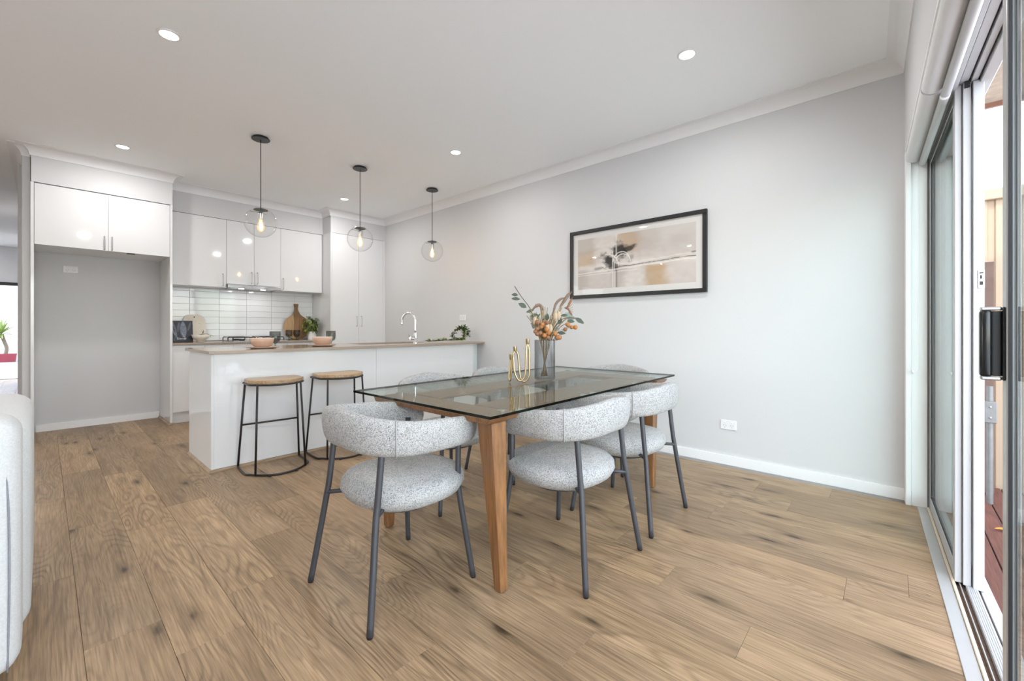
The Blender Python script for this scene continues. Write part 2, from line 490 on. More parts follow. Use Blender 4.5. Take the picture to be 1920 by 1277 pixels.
def obj(name, bm, mat, parent=None, smooth=False, autosmooth=None, loc=None, rot=None, label=None):
    me = bpy.data.meshes.new(name)
    bmesh.ops.recalc_face_normals(bm, faces=bm.faces)
    if autosmooth:
        for e in bm.edges:
            if len(e.link_faces) == 2 and e.calc_face_angle(0) > math.radians(autosmooth):
                e.smooth = False
        smooth = True
    if smooth:
        for f in bm.faces:
            f.smooth = True
    bm.to_mesh(me)
    bm.free()
    for mm in (mat if isinstance(mat, (list, tuple)) else [mat]):
        me.materials.append(mm)
    o = bpy.data.objects.new(name, me)
    COL.objects.link(o)
    if parent is not None:
        o.parent = parent
    if loc is not None:
        o.location = loc
    if rot is not None:
        o.rotation_euler = rot
    if label:
        o['label'] = label
    return o

def tag(o, label, cat, group=None):
    o['label'] = label
    o['category'] = cat
    if group:
        o['group'] = group
    return o

def thing(name, label, cat, loc=(0, 0, 0), rotz=0.0, group=None):
    o = bpy.data.objects.new(name, None)
    o.empty_display_size = 0.1
    COL.objects.link(o)
    o.location = loc
    o.rotation_euler = (0, 0, rotz)
    return tag(o, label, cat, group)

def struct_tag(o, label, cat):
    o['kind'] = 'structure'
    return tag(o, label, cat)

def struct(name, bm, mat, label, cat, **kw):
    return struct_tag(obj(name, bm, mat, **kw), label, cat)

def sbox(name, mat, dims, label, cat, bev=0.0):
    return struct(name, box(BM(), *dims, bev=bev), mat, label, cat)

def dup(root, loc, rotz, label=None, group=None):
    def cp(o, parent):
        c = o.copy()
        COL.objects.link(c)
        c.parent = parent
        for ch in o.children:
            cp(ch, c)
        return c
    r = cp(root, None)
    r.location = loc
    r.rotation_euler = (0, 0, rotz)
    if label:
        r['label'] = label
    if group:
        r['group'] = group
    return r

# ================================================================ STRUCTURE
H = 2.81                       # ceiling
XK = -6.66                     # kitchen back wall
DA = 0.034                     # door wall is this much (rad) off square
DX = 0.057
def door_frame_obj(o):
    o.location = (DX, 0, 0)
    o.rotation_euler = (0, 0, DA)
    return o

# floor slab and planks
fl = struct('floor', box(BM(), -14.0, 0.30, -8.6, 0.0, -0.09, -0.031), M['floor_base'], 'oak timber-look plank floor running the length of the room', 'floor')
PITCH, PLEN = 0.2063, 1.27
row_butt = {17: -2.702, 18: -2.178, 16: -2.04, 15: -1.778, 11: -0.795, 10: -1.275, 9: -0.388, 8: -0.74, 6: -0.148, 5: -1.42 + 0.2, 19: -3.05, 14: -3.30, 13: -2.45, 12: -1.62}
Y0 = -3.58 + 17 * PITCH        # seam phase: row i spans Y0-(i+1)*PITCH .. Y0-i*PITCH
pl_mesh = {}
def plank(x0, x1, y0, y1):
    L, W = round(x1 - x0, 3), round(y1 - y0, 3)
    key = (L, W)
    if key not in pl_mesh:
        bm = box(BM(), -L / 2 + 0.0003, L / 2 - 0.0003, -W / 2 + 0.0003, W / 2 - 0.0003, -0.030, 0.0)
        top = [e for e in bm.edges if all(v.co.z > -0.001 for v in e.verts)]
        bmesh.ops.bevel(bm, geom=top, offset=0.0009, segments=1, affect='EDGES')
        me = bpy.data.meshes.new('plank')
        bm.to_mesh(me); bm.free()
        me.materials.append(M['floor'])
        pl_mesh[key] = me
    o = bpy.data.objects.new('plank', pl_mesh[key])
    COL.objects.link(o)
    o.parent = fl
    o.location = ((x0 + x1) / 2, (y0 + y1) / 2, 0)
rnd = random.Random(3)
for i in range(0, 23):
    ya, yb = Y0 - (i + 1) * PITCH, min(Y0 - i * PITCH, -0.001)
    if yb - ya < 0.02:
        continue
    xmin = -6.655 if yb > -3.6 else -13.8
    b0 = row_butt.get(i, -rnd.random() * PLEN)
    xe = round(0.113 + 0.0341 * abs((ya + yb) / 2), 3)
    xs = [xe]
    x = b0
    while x < xe - 0.03:
        x += PLEN
    x -= PLEN
    while x > xmin + 0.05:
        if xs[-1] - x > 0.04:
            xs.append(x)
        x -= PLEN
    xs.append(xmin)
    for a, b in zip(xs, xs[1:]):
        plank(b, a, ya, yb)

# ceiling (hall and room)
sbox('ceiling', M['ceiling'], (-14.0, 0.36, -8.75, 0.1, H, H + 0.02), 'flat white plaster ceiling with recessed downlights', 'ceiling')
# walls
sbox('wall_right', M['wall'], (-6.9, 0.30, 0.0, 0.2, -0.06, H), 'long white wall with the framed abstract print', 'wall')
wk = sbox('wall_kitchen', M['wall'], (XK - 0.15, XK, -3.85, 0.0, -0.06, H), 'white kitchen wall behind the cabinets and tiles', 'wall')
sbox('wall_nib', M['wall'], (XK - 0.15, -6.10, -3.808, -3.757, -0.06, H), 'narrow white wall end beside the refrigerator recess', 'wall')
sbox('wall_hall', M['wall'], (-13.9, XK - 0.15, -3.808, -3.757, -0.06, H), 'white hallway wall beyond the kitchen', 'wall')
bm = BM()
box(bm, -14.05, -13.9, -5.2, -3.757, 2.05, H)
box(bm, -14.05, -13.9, -5.2, -4.95, -0.06, 2.05)
box(bm, -14.05, -13.9, -3.90, -3.757, -0.06, 2.05)
struct('wall_far', bm, M['wall'], 'white wall around the open doorway at the hallway end', 'wall')
sbox('wall_hall_left', M['wall'], (-13.9, -6.7, -5.2, -5.05, -0.06, H), 'white left side wall of the hallway', 'wall')
bm = BM()
box(bm, -6.85, -6.7, -5.5, -5.05, -0.06, H)
box(bm, -6.85, -6.7, -8.6, -8.3, -0.06, H)
box(bm, -6.85, -6.7, -8.3, -5.5, 2.3, H)
struct('wall_living', bm, M['wall'], 'white end wall of the living area', 'wall')
w1 = struct_tag(thing('fill_window_1', '', ''), 'unseen glazed opening added at the end of the living area for daylight', 'window')  # unseen opening added to let more daylight onto the ceiling
for k in range(2):
    ya = -8.3 + k * 1.4
    obj('frame', box(BM(), -6.80, -6.75, ya, ya + 0.05, 0.0, 2.3), M['trim'], w1)
    obj('frame', box(BM(), -6.80, -6.75, ya + 1.35, ya + 1.40, 0.0, 2.3), M['trim'], w1)
    obj('pane', box(BM(), -6.778, -6.772, ya + 0.05, ya + 1.35, 0.0, 2.3), M['pane'], w1)
bm = BM()
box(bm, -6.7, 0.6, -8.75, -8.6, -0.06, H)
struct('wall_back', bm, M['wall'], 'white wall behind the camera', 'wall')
# door wall in its own slightly turned frame: local x = outwards, local y = -distance from the print wall
bm = BM()
box(bm, 0.0, 0.22, -8.8, 0.0, 2.20, H)
box(bm, 0.0, 0.22, -8.8, -4.55, -0.06, 2.20)
door_frame_obj(struct('wall_door', bm, M['wall'], 'white wall above and beside the sliding doors', 'wall'))

# baseboards
def skirting(name, label, x0, x1, y0, y1, face):
    bm = box(BM(), x0, x1, y0, y1, 0.0, 0.072)
    return struct(name, bm, M['trim'], label, 'baseboard')
skirting('baseboard_right', 'white baseboard along the print wall', -3.70, DX, -0.014, 0.0, 0)
skirting('baseboard_niche', 'white baseboard across the back of the empty refrigerator recess', XK, XK + 0.016, -3.728, -2.726, 0)

# cornice swept round the room
def offset_poly(pts, d):
    out = []
    n = len(pts)
    for i in range(n):
        def nrm(a, b):
            t = (Vector(b) - Vector(a)).normalized()
            return Vector((-t.y, t.x))
        p = Vector(pts[i])
        if i == 0:
            out.append(p + nrm(pts[0], pts[1]) * d)
        elif i == n - 1:
            out.append(p + nrm(pts[-2], pts[-1]) * d)
        else:
            n1, n2 = nrm(pts[i - 1], pts[i]), nrm(pts[i], pts[i + 1])
            m_ = (n1 + n2)
            m_ = m_ / m_.dot(n1)
            out.append(p + m_ * d)
    return out

def cornice(name, pts, label, size=0.09):
    prof = [(0.0, H - size), (0.006, H - size)]
    for k in range(1, 8):
        a = PI / 2 * k / 8
        prof.append((0.006 + (size - 0.012) * (1 - math.cos(a)), H - size + 0.002 + (size - 0.008) * math.sin(a)))
    prof += [(size, H - 0.006), (size, H), (0.0, H)]
    bm = BM()
    rows = []
    for d, z in prof:
        rows.append([bm.verts.new((p.x, p.y, z)) for p in offset_poly(pts, d)])
    m_ = len(pts)
    for r0, r1 in zip(rows, rows[1:] + rows[:1]):
        for i in range(m_ - 1):
            bm.faces.new((r0[i], r0[i + 1], r1[i + 1], r1[i]))
    bm.faces.new([r[0] for r in rows]); bm.faces.new([r[-1] for r in rows])
    return struct(name, bm, M['cornice'], label, 'cornice', autosmooth=35)

XF, XU, XP = -6.02, -6.315, -6.05            # fronts: fridge cabinet, wall cabinets, pantry
YFL, YFR = -3.755, -2.700                      # fridge surround outer faces
def dpt(u, v):
    return (DX + u * math.cos(DA) + v * math.sin(DA), u * math.sin(DA) - v * math.cos(DA))
cornice('trim_1', [dpt(0, 8.5), dpt(0, 0.0), (XP, 0.0), (XP, -0.89), (XU, -0.89), (XU, YFR), (XF, YFR), (XF, YFL), (-6.10, YFL), (-6.10, -3.808), (-13.9, -3.808)][::-1][::-1],
        'white coved cornice around the ceiling edge')

# bulkheads above the cabinets (flush with their doors)
sbox('wall_bulkhead_1', M['wall'], (XK, XP, -0.885, 0.0, 2.479, H), 'white bulkhead above the tall pantry', 'bulkhead')
sbox('wall_bulkhead_2', M['wall'], (XK, XU, YFR, -0.8855, 2.476, H), 'white bulkhead above the wall cabinets', 'bulkhead')
sbox('wall_bulkhead_3', M['wall'], (XK, XF, YFL + 0.004, YFR - 0.0005, 2.476, H), 'white bulkhead above the refrigerator recess doors', 'bulkhead')

# tiled splashback
bm = box(BM(), XK, XK + 0.004, YFR, -0.885, 0.92, 1.61)
sp = obj('splashback', bm, M['grout'], wk)
yj = [-2.70, -2.428, -2.109, -1.789, -1.475, -1.159, -0.888]
tz0, tp = 0.925, 0.0825
rows_n = 8
tile_mesh = {}
for r in range(rows_n + 1):
    z0 = tz0 + (r - 1) * tp + 0.062
    z1 = z0 + tp
    if r == 0:
        z0 = 0.925
        z1 = tz0 + 0.062
    z1 = min(z1, 1.608)
    if z1 - z0 < 0.01:
        continue
    for a, b in zip(yj, yj[1:]):
        w, h = round(b - a, 4), round(z1 - z0, 4)
        if (w, h) not in tile_mesh:
            tb = box(BM(), 0, 0.0085, -w / 2 + 0.0012, w / 2 - 0.0012, -h / 2 + 0.0012, h / 2 - 0.0012, bev=0.0012)
            me = bpy.data.meshes.new('tile')
            tb.to_mesh(me); tb.free()
            me.materials.append(M['tile'])
            tile_mesh[(w, h)] = me
        o = bpy.data.objects.new('tile', tile_mesh[(w, h)])
        COL.objects.link(o)
        o.parent = wk
        o.location = (XK + 0.0035, (a + b) / 2, (z0 + z1) / 2)
        o.rotation_euler = (0, random.uniform(-0.004, 0.004), random.uniform(-0.003, 0.003))

# ================================================================ SLIDING DOORS, BLINDS
def dbox(bm, u0, u1, v0, v1, z0, z1, bev=0.0, seg=1):
    return box(bm, u0, u1, -v1, -v0, z0, z1, bev, seg)
def dthing(name, label, cat):
    o = thing(name, label, cat)
    return door_frame_obj(o)

dj = door_frame_obj(struct('trim_2', dbox(BM(), 0.0, 0.026, 0.0, 0.100, 0.0, 2.2, bev=0.003), M['trim'], 'narrow white architrave edge where the print wall meets the doors', 'architrave'))
jl = door_frame_obj(struct('trim_3', dbox(BM(), 0.027, 0.098, 0.0, 0.088, 0.0, 2.2, bev=0.002), M['trim'], 'white timber jamb lining beside the sliding doors', 'door jamb'))
hl = door_frame_obj(struct('trim_4', dbox(BM(), 0.0, 0.098, 0.100, 4.55, 2.185, 2.2), M['trim'], 'white timber head lining above the sliding doors', 'door head'))
# aluminium outer frame
bm = BM()
dbox(bm, 0.098, 0.125, 0.0, 0.072, 0.0, 2.2, bev=0.002)
dbox(bm, 0.125, 0.135, 0.0, 0.045, 0.0, 2.2)
dbox(bm, 0.135, 0.21, 0.0, 0.052, 0.0, 2.2, bev=0.002)
fr = door_frame_obj(struct('trim_5', bm, M['alu'], 'white aluminium side frame of the sliding doors', 'door frame'))
for k in range(6):
    bm = BM()
    bmesh.ops.create_cone(bm, cap_ends=True, segments=8, radius1=0.004, radius2=0.004, depth=0.002,
                          matrix=Matrix.Translation((0.108, -0.0725, 0.25 + 0.34 * k)) @ Matrix.Rotation(PI / 2, 4, 'X'))
    obj('screw', bm, M['alu_grey'], fr)
# head track: layered channels with a dark groove
bm = BM()
dbox(bm, 0.098, 0.114, 0.05, 4.55, 2.122, 2.2, bev=0.002)
dbox(bm, 0.120, 0.146, 0.05, 4.55, 2.140, 2.2, bev=0.001)
dbox(bm, 0.152, 0.172, 0.05, 4.55, 2.132, 2.2, bev=0.001)
dbox(bm, 0.178, 0.215, 0.05, 4.55, 2.118, 2.2, bev=0.002)
ht = door_frame_obj(struct('trim_6', bm, M['alu'], 'white aluminium head track above the sliding doors', 'door track'))
obj('groove', dbox(BM(), 0.099, 0.21, 0.05, 4.55, 2.165, 2.199), M['black_rubber'], ht)
# sill track
sl = door_frame_obj(struct('trim_7', dbox(BM(), 0.053, 0.095, 0.088, 4.55, -0.004, 0.004, bev=0.0015), M['alu_grey'], 'silver aluminium threshold strip where the planks meet the door track', 'threshold'))
obj('bead', dbox(BM(), 0.0955, 0.1065, 0.088, 4.55, -0.006, 0.010, bev=0.002), M['cream_bead'], sl)
obj('channel', dbox(BM(), 0.107, 0.215, 0.05, 4.55, -0.03, -0.012), M['track_dirt'], sl)
obj('rail', dbox(BM(), 0.1205, 0.1235, 0.06, 4.55, -0.013, 0.002), M['alu_grey'], sl)
r2 = obj('rail', dbox(BM(), 0.1375, 0.1720, 1.06, 4.55, -0.013, 0.006, bev=0.001), M['alu'], sl)
bm = BM()
for k in range(5):
    dbox(bm, 0.1405 + k * 0.0062, 0.1425 + k * 0.0062, 1.06, 4.55, 0.0055, 0.0078)
obj('ridge', bm, M['alu'], r2)['kind'] = 'stuff'
obj('rail', dbox(BM(), 0.1800, 0.2150, 0.06, 4.55, -0.013, 0.000, bev=0.001), M['alu'], sl)

def panel(name, label, u0, u1, v0, v1, z0, z1, stile=0.055, gasket=True, stile_near=None):
    sn = stile_near or stile
    t = dthing(name, label, 'sliding door')
    t['kind'] = 'structure'
    obj('stile', dbox(BM(), u0, u1, v0, v0 + sn, z0, z1, bev=0.003, seg=2), M['alu'], t)
    obj('stile', dbox(BM(), u0, u1, v1 - stile, v1, z0, z1, bev=0.003, seg=2), M['alu'], t)
    obj('rail', dbox(BM(), u0 + 0.001, u1 - 0.001, v0 + sn, v1 - stile, z1 - 0.06, z1, bev=0.002), M['alu'], t)
    obj('rail', dbox(BM(), u0 + 0.001, u1 - 0.001, v0 + sn, v1 - stile, z0, z0 + 0.075, bev=0.002), M['alu'], t)
    um = (u0 + u1) / 2
    obj('pane', dbox(BM(), um - 0.003, um + 0.003, v0 + sn - 0.008, v1 - stile + 0.008, z0 + 0.066, z1 - 0.052), M['pane'], t)
    if gasket:
        bm = BM()
        for ua, ub in ((u0 + 0.003, um - 0.0035), (um + 0.0035, u1 - 0.003)):
            dbox(bm, ua, ub, v0 + sn, v0 + sn + 0.006, z0 + 0.075, z1 - 0.06)
            dbox(bm, ua, ub, v1 - stile - 0.006, v1 - stile, z0 + 0.075, z1 - 0.06)
            dbox(bm, ua, ub, v0 + sn, v1 - stile, z0 + 0.075, z0 + 0.081)
            dbox(bm, ua, ub, v0 + sn, v1 - stile, z1 - 0.066, z1 - 0.06)
        obj('gasket', bm, M['black_rubber'], t)['kind'] = 'stuff'
    return t
# three leaves stacked at the print-wall side, one slid towards the camera
d2 = panel('door_2', 'inner white aluminium sliding door leaf stacked by the print wall', 0.1065, 0.1285, 0.075, 1.045, 0.004, 2.138, stile=0.05)
d3 = panel('door_3', 'middle white aluminium sliding door leaf stacked by the print wall', 0.1300, 0.1545, 0.056, 1.060, 0.004, 2.138, stile=0.05, gasket=False)
d4 = panel('door_4', 'outer white aluminium sliding door leaf with a small lock', 0.1575, 0.1900, 0.056, 1.075, 0.004, 2.130, stile=0.05, gasket=False)
for t_, u_ in ((d3, 0.142), (d4, 0.172)):
    bm = BM()
    dbox(bm, u_ - 0.008, u_ + 0.008, 1.040, 1.068, 2.112, 2.150)
    obj('brush_seal', bm, M['black_rubber'], t_)
# striker plate on the far jamb
st = obj('striker_plate', dbox(BM(), 0.168, 0.188, 0.0521, 0.0545, 0.915, 1.175, bev=0.001), M['steel'], fr)
bm = BM()
for z_ in (0.955, 1.085, 1.135):
    dbox(bm, 0.173, 0.183, 0.0546, 0.0556, z_ - 0.02, z_ + 0.012)
obj('keeper_slot', bm, M['black_rubber'], st)['kind'] = 'stuff'
# lock on the outer leaf
lk = obj('lock', dbox(BM(), 0.170, 0.1895, 1.0751, 1.0790, 1.262, 1.338, bev=0.001), M['steel'], d4)
bm = BM()
dbox(bm, 0.175, 0.185, 1.0791, 1.0805, 1.275, 1.290)
dbox(bm, 0.176, 0.182, 1.0791, 1.0805, 1.300, 1.316)
dbox(bm, 0.174, 0.186, 1.0791, 1.0800, 1.322, 1.328)
obj('keyway', bm, M['black_rubber'], lk)['kind'] = 'stuff'
# the leaf near the camera
d1 = panel('door_1', 'glazed sliding door leaf with a black pull handle at the right edge', 0.1045, 0.1310, 1.90, 3.35, 0.004, 2.138, stile=0.05, stile_near=0.045)
bm = BM()
dbox(bm, 0.1195, 0.1305, 1.884, 1.8995, 0.01, 2.13)
obj('edge_seal', bm, M['black_rubber'], d1)
hb = obj('handle', dbox(BM(), 0.0985, 0.1044, 1.902, 1.942, 0.955, 1.155, bev=0.003, seg=2), M['black_gloss'], d1)
obj('grip', dbox(BM(), 0.058, 0.082, 1.906, 1.934, 0.962, 1.148, bev=0.009, seg=4), M['black_gloss'], hb, smooth=True)
obj('grip_web', dbox(BM(), 0.080, 0.0986, 1.912, 1.930, 0.966, 1.144, bev=0.003, seg=2), M['black_rubber'], hb)
for z0_, z1_ in ((1.146, 1.156), (0.954, 0.964)):
    obj('end_cap', dbox(BM(), 0.060, 0.0985, 1.908, 1.932, z0_, z1_, bev=0.003, seg=2), M['steel'], hb)

# roller blinds
def blind(name, label, v0, v1, hem_end):
    t = dthing(name, label, 'roller blind')
    bm = BM()
    tube(bm, [(0.036, -v0, 2.143), (0.036, -v1, 2.143)], 0.0375, 32)
    obj('roll', bm, M['blind'], t, autosmooth=40)
    obj('fabric_drop', dbox(BM(), 0.0725, 0.0735, v0 + 0.01, v1 - 0.01, 2.085, 2.150), M['blind'], t)
    bm = BM()
    tube(bm, [(0.0735, -v0 - 0.004, 2.092), (0.0735, -v1 + 0.004, 2.092)], 0.0165, 16, flat=1.0)
    obj('bottom_rail', bm, M['alu'], t, autosmooth=40)
    bm = BM()
    tube(bm, [(0.0735, -v1 + 0.004, 2.092), (0.0735, -v1 - 0.006, 2.092)], 0.0175, 12)
    obj('end_cap', bm, M['plastic'], t, autosmooth=40)
    bm = BM()
    tube(bm, [(0.036, -v1, 2.143), (0.036, -v1 - 0.007, 2.143)], 0.031, 20)
    obj('bracket', bm, M['black_rubber'], t)
    return t
b1 = blind('roller_blind', 'shorter rolled-up white blind ending at the print wall', 0.112, 1.085, True)
b2 = blind('roller_blind', 'longer rolled-up white blind over the doors near the camera', 1.105, 4.3, True)
# bead chain
bm = BM()
loop = []
zt, zb = 2.125, 0.86
for k in range(120):
    loop.append((0.022, -0.1175, zt - (zt - zb) * k / 119))
for k in range(1, 14):
    a = PI * k / 14
    loop.append((0.022 + 0.0165 * (1 - math.cos(a)), -0.118, zb - 0.03 * math.sin(a)))
for k in range(120):
    loop.append((0.055, -0.1175, zb + (zt - zb) * k / 119))
tube(bm, loop, 0.0011, 5)
for p in loop:
    bmesh.ops.create_icosphere(bm, subdivisions=1, radius=0.0024, matrix=Matrix.Translation(p))
dbox(bm, 0.027, 0.036, 0.113, 0.123, 0.815, 0.835)
ch = door_frame_obj(obj('bead_chain', bm, M['plastic'], smooth=True))
tag(ch, 'looped white bead chain hanging from the blind beside the door jamb', 'blind chain')

# ================================================================ OUTSIDE THE DOORS
dk = struct_tag(thing('deck', '', ''), 'red-brown timber deck outside the sliding doors', 'deck')
for k in range(12):
    x0 = 0.30 + k * 0.094
    o = obj('board', box(BM(), x0, x0 + 0.088, -6.0, 0.95, -0.09, -0.065, bev=0.002), M['deck'], dk)
fnc = thing('fence', 'tan steel boundary fence with a capping rail behind the doors', 'fence', (0, 1.05, -0.3))
for k in range(9):
    x0 = -0.6 + 0.39 * k
    bm = BM()
    poly = []
    for j in range(3):
        xx = x0 + j * 0.13
        poly += [(xx, 0.0), (xx + 0.085, 0.0), (xx + 0.093, 0.012), (xx + 0.122, 0.012)]
    poly.append((x0 + 0.39, 0.0))
    prism(bm, poly + [(a, b + 0.004) for a, b in reversed(poly)], 0.0, 2.38, 'Z')
    obj('panel', bm, M['fence'], fnc)
obj('capping_rail', box(BM(), -0.7, 3.0, -0.03, 0.045, 2.345, 2.425, bev=0.006), M['fence'], fnc)
obj('bottom_rail', box(BM(), -0.7, 3.0, -0.02, 0.03, 0.05, 0.12, bev=0.004), M['fence'], fnc)
bm = BM()
box(bm, 0.455, 0.530, 0.78, 0.84, -0.3, 1.56, bev=0.004)  # dark upright added for the shaded part of the fence
tag(obj('dark_post', bm, M['post_dark']), 'dark brown post added where the tan fence is in shade', 'post')
gp = thing('gate_post', 'grey galvanised post with a bolted bracket box beyond the deck', 'post', (0.478, 0.52, -0.09))
obj('pole', tube(BM(), [(0, 0, 0), (0, 0, 0.80)], 0.017, 12), M['galv'], gp, autosmooth=40)
bx_ = obj('bracket', box(BM(), -0.026, 0.030, -0.03, 0.03, 0.56, 0.70, bev=0.004), M['galv'], gp)
for z_ in (0.595, 0.665):
    obj('bolt', ball(BM(), (0.0, -0.031, z_), 0.007, 8, 6), M['steel'], bx_)
bm = BM()
leaf(bm, (0.435, -0.02, -0.055), (1, 0.3, 0.10), 0.075, 0.035)
tag(obj('fallen_leaf', bm, M['dry_leaf'], smooth=True), 'orange dry leaf lying on the red-brown deck', 'leaf')
# eave over the doors; unseen print-wall eave and roof shaped for their shade
ev = struct_tag(thing('roof', '', ''), 'roof eave over the sliding doors, with unseen roof shaped for its shade', 'roof')
obj('soffit', box(BM(), 0.26, 0.62, -9.0, 0.28, 2.50, 2.512), M['soffit'], ev)
obj('fascia', box(BM(), 0.60, 0.625, -9.0, 0.30, 2.47, 2.87), M['fascia'], ev)
obj('soffit', box(BM(), -14.3, 0.62, 0.2, 0.28, 2.513, 2.525), M['soffit'], ev)  # unseen eave sized to shade the lower fence
obj('fascia', box(BM(), -14.3, 0.60, 0.28, 0.30, 2.47, 2.87), M['fascia'], ev)
for rx0, rx1, ry0, ry1 in ((-7.2, 0.64, -9.1, 0.32), (-14.4, -7.2, -5.5, 0.32)):  # unseen roof sheets, cut back so the living-side ground stays sunlit
    bm = BM()
    ym_ = (ry0 + ry1) / 2
    q = [bm.verts.new(p) for p in ((rx0, ry0, 2.87), (rx1, ry0, 2.87), (rx1, ry1, 2.87), (rx0, ry1, 2.87), (rx0 + 1.5, ym_, 4.4), (rx1 - 1.5, ym_, 4.4))]
    for f in ((0, 1, 5, 4), (1, 2, 5), (2, 3, 4, 5), (3, 0, 4)):
        bm.faces.new([q[i] for i in f])
    bmesh.ops.solidify(bm, geom=bm.faces[:], thickness=0.02)
    obj('roof_sheet', bm, M['roof'], ev)
sbox('ground', M['render_wall'], (-40, 25, -30, 30, -0.5, -0.42), 'pale unseen ground outside the house, bouncing daylight indoors', 'ground')  # unseen ground, left open past the deck to bounce light onto the ceiling

# ================================================================ KITCHEN
def bar_handle(parent, x, y, z, length=0.15, proud=0.032):
    """slim D handle on a front facing +x (vertical)"""
    bm = BM()
    hz = length / 2
    pts = smooth_path([(x, y, z - hz + 0.008), (x + proud * 0.8, y, z - hz + 0.008), (x + proud, y, z - hz + 0.022), (x + proud, y, z), (x + proud, y, z + hz - 0.022), (x + proud * 0.8, y, z + hz - 0.008), (x, y, z + hz - 0.008)], 3)
    tube(bm, pts, 0.0052, 8)
    return obj('handle', bm, M['steel'], parent, smooth=True, label='brushed steel bar handle')

def door_front(parent, x, y0, y1, z0, z1, name='door', gap=0.0015, th=0.018):
    return obj(name, box(BM(), x - th, x, y0 + gap, y1 - gap, z0 + gap, z1 - gap, bev=0.001), M['gloss'], parent)

# refrigerator surround
fc = thing('refrigerator_cabinet', 'tall white gloss surround with an empty refrigerator recess and two top doors', 'cabinet', (0, 0, 0))
obj('side_panel', box(BM(), XK + 0.02, XF, YFL, YFL + 0.022, 0.022, 2.474, bev=0.001), M['gloss'], fc)
obj('side_panel', box(BM(), XK + 0.02, XF, YFR - 0.022, YFR, 0.022, 2.474, bev=0.001), M['gloss'], fc)
obj('carcass', box(BM(), XK + 0.001, XF - 0.0195, YFL + 0.023, YFR - 0.023, 1.895, 2.468), M['carcass'], fc)
ym = -3.224
for a, b, hy in ((YFL + 0.0235, ym, ym - 0.028), (ym, YFR - 0.0235, ym + 0.028)):
    d = door_front(fc, XF, a, b, 1.886, 2.468)
    bar_handle(d, XF, hy, 1.965)
bm = BM()
bmesh.ops.create_cone(bm, cap_ends=True, segments=20, radius1=0.035, radius2=0.035, depth=0.006, matrix=Matrix.Translation((XF - 0.10, -3.04, 1.892)))
obj('vent_cap', bm, M['leg_metal'], fc)

# wall cabinets
def wall_cab(label, y0, y1, doors, handles, z0=1.607):
    t = thing('wall_cabinet', label, 'cabinet', group='wall cabinets over the splashback')
    obj('carcass', box(BM(), XK + 0.011, XU - 0.0195, y0 + 0.001, y1 - 0.001, z0 + 0.002, 2.472), M['carcass'], t)
    for (a, b), hy in zip(doors, handles):
        d = door_front(t, XU, a, b, z0, 2.472)
        bar_handle(d, XU, hy, z0 + 0.095, 0.165)
    return t
wall_cab('white gloss single-door wall cabinet beside the refrigerator recess', YFR + 0.001, -2.108, [(YFR + 0.001, -2.108)], [-2.150])
wall_cab('white gloss two-door wall cabinet above the range hood', -2.108, -1.467, [(-2.108, -1.795), (-1.795, -1.467)], [-1.828, -1.758], 1.655)
wall_cab('white gloss single-door wall cabinet beside the tall pantry', -1.467, -0.888, [(-1.467, -0.895)], [-1.436])

# range hood
rh = thing('range_hood', 'slim stainless slide-out range hood under the middle cabinet', 'range hood')
obj('body', box(BM(), XK + 0.02, XU - 0.002, -2.104, -1.471, 1.615, 1.653), M['steel'], rh)
obj('front_rail', box(BM(), XU - 0.001, XU + 0.030, -2.104, -1.471, 1.606, 1.650, bev=0.004, seg=2), M['chrome'], rh)
obj('end_cap', box(BM(), XU - 0.001, XU + 0.031, -2.108, -2.1045, 1.604, 1.650), M['black'], rh)
lp = obj('filter', box(BM(), XK + 0.06, XU - 0.03, -2.05, -1.52, 1.6085, 1.6145), M['steel'], rh)
for y in (-1.92, -1.66):
    bm = BM()
    bmesh.ops.create_cone(bm, cap_ends=True, segments=16, radius1=0.03, radius2=0.03, depth=0.004, matrix=Matrix.Translation((-6.40, y, 1.606)))
    obj('lamp', bm, M['hoodlamp'], lp)
for y in (-1.92, -1.66):
    l = bpy.data.lights.new('hood_light', 'AREA')
    l.shape = 'DISK'; l.size = 0.05; l.energy = 0.35
    lo = bpy.data.objects.new('hood_light', l)
    COL.objects.link(lo)
    lo.location = (-6.40, y, 1.600)
    lo.parent = rh

# pantry
pc = thing('pantry_cabinet', 'tall white two-door pantry cabinet in the corner by the print wall', 'cabinet')
obj('carcass', box(BM(), XK + 0.012, XP - 0.0195, -0.884, -0.001, 0.10, 2.475), M['gloss'], pc)
obj('end_panel', box(BM(), XK + 0.012, XP, -0.8875, -0.870, 0.0, 2.477), M['gloss'], pc)
for a, b, hy in ((-0.869, -0.452, -0.490), (-0.452, -0.040, -0.414)):
    d = door_front(pc, XP, a, b, 0.12, 2.477)
    bar_handle(d, XP, hy, 1.19, 0.165)
obj('filler', box(BM(), XP - 0.018, XP - 0.001, -0.039, -0.001, 0.12, 2.477), M['gloss'], pc)
obj('kickboard', box(BM(), XP - 0.07, XP - 0.055, -0.869, -0.001, 0.0, 0.118), M['gloss'], pc)

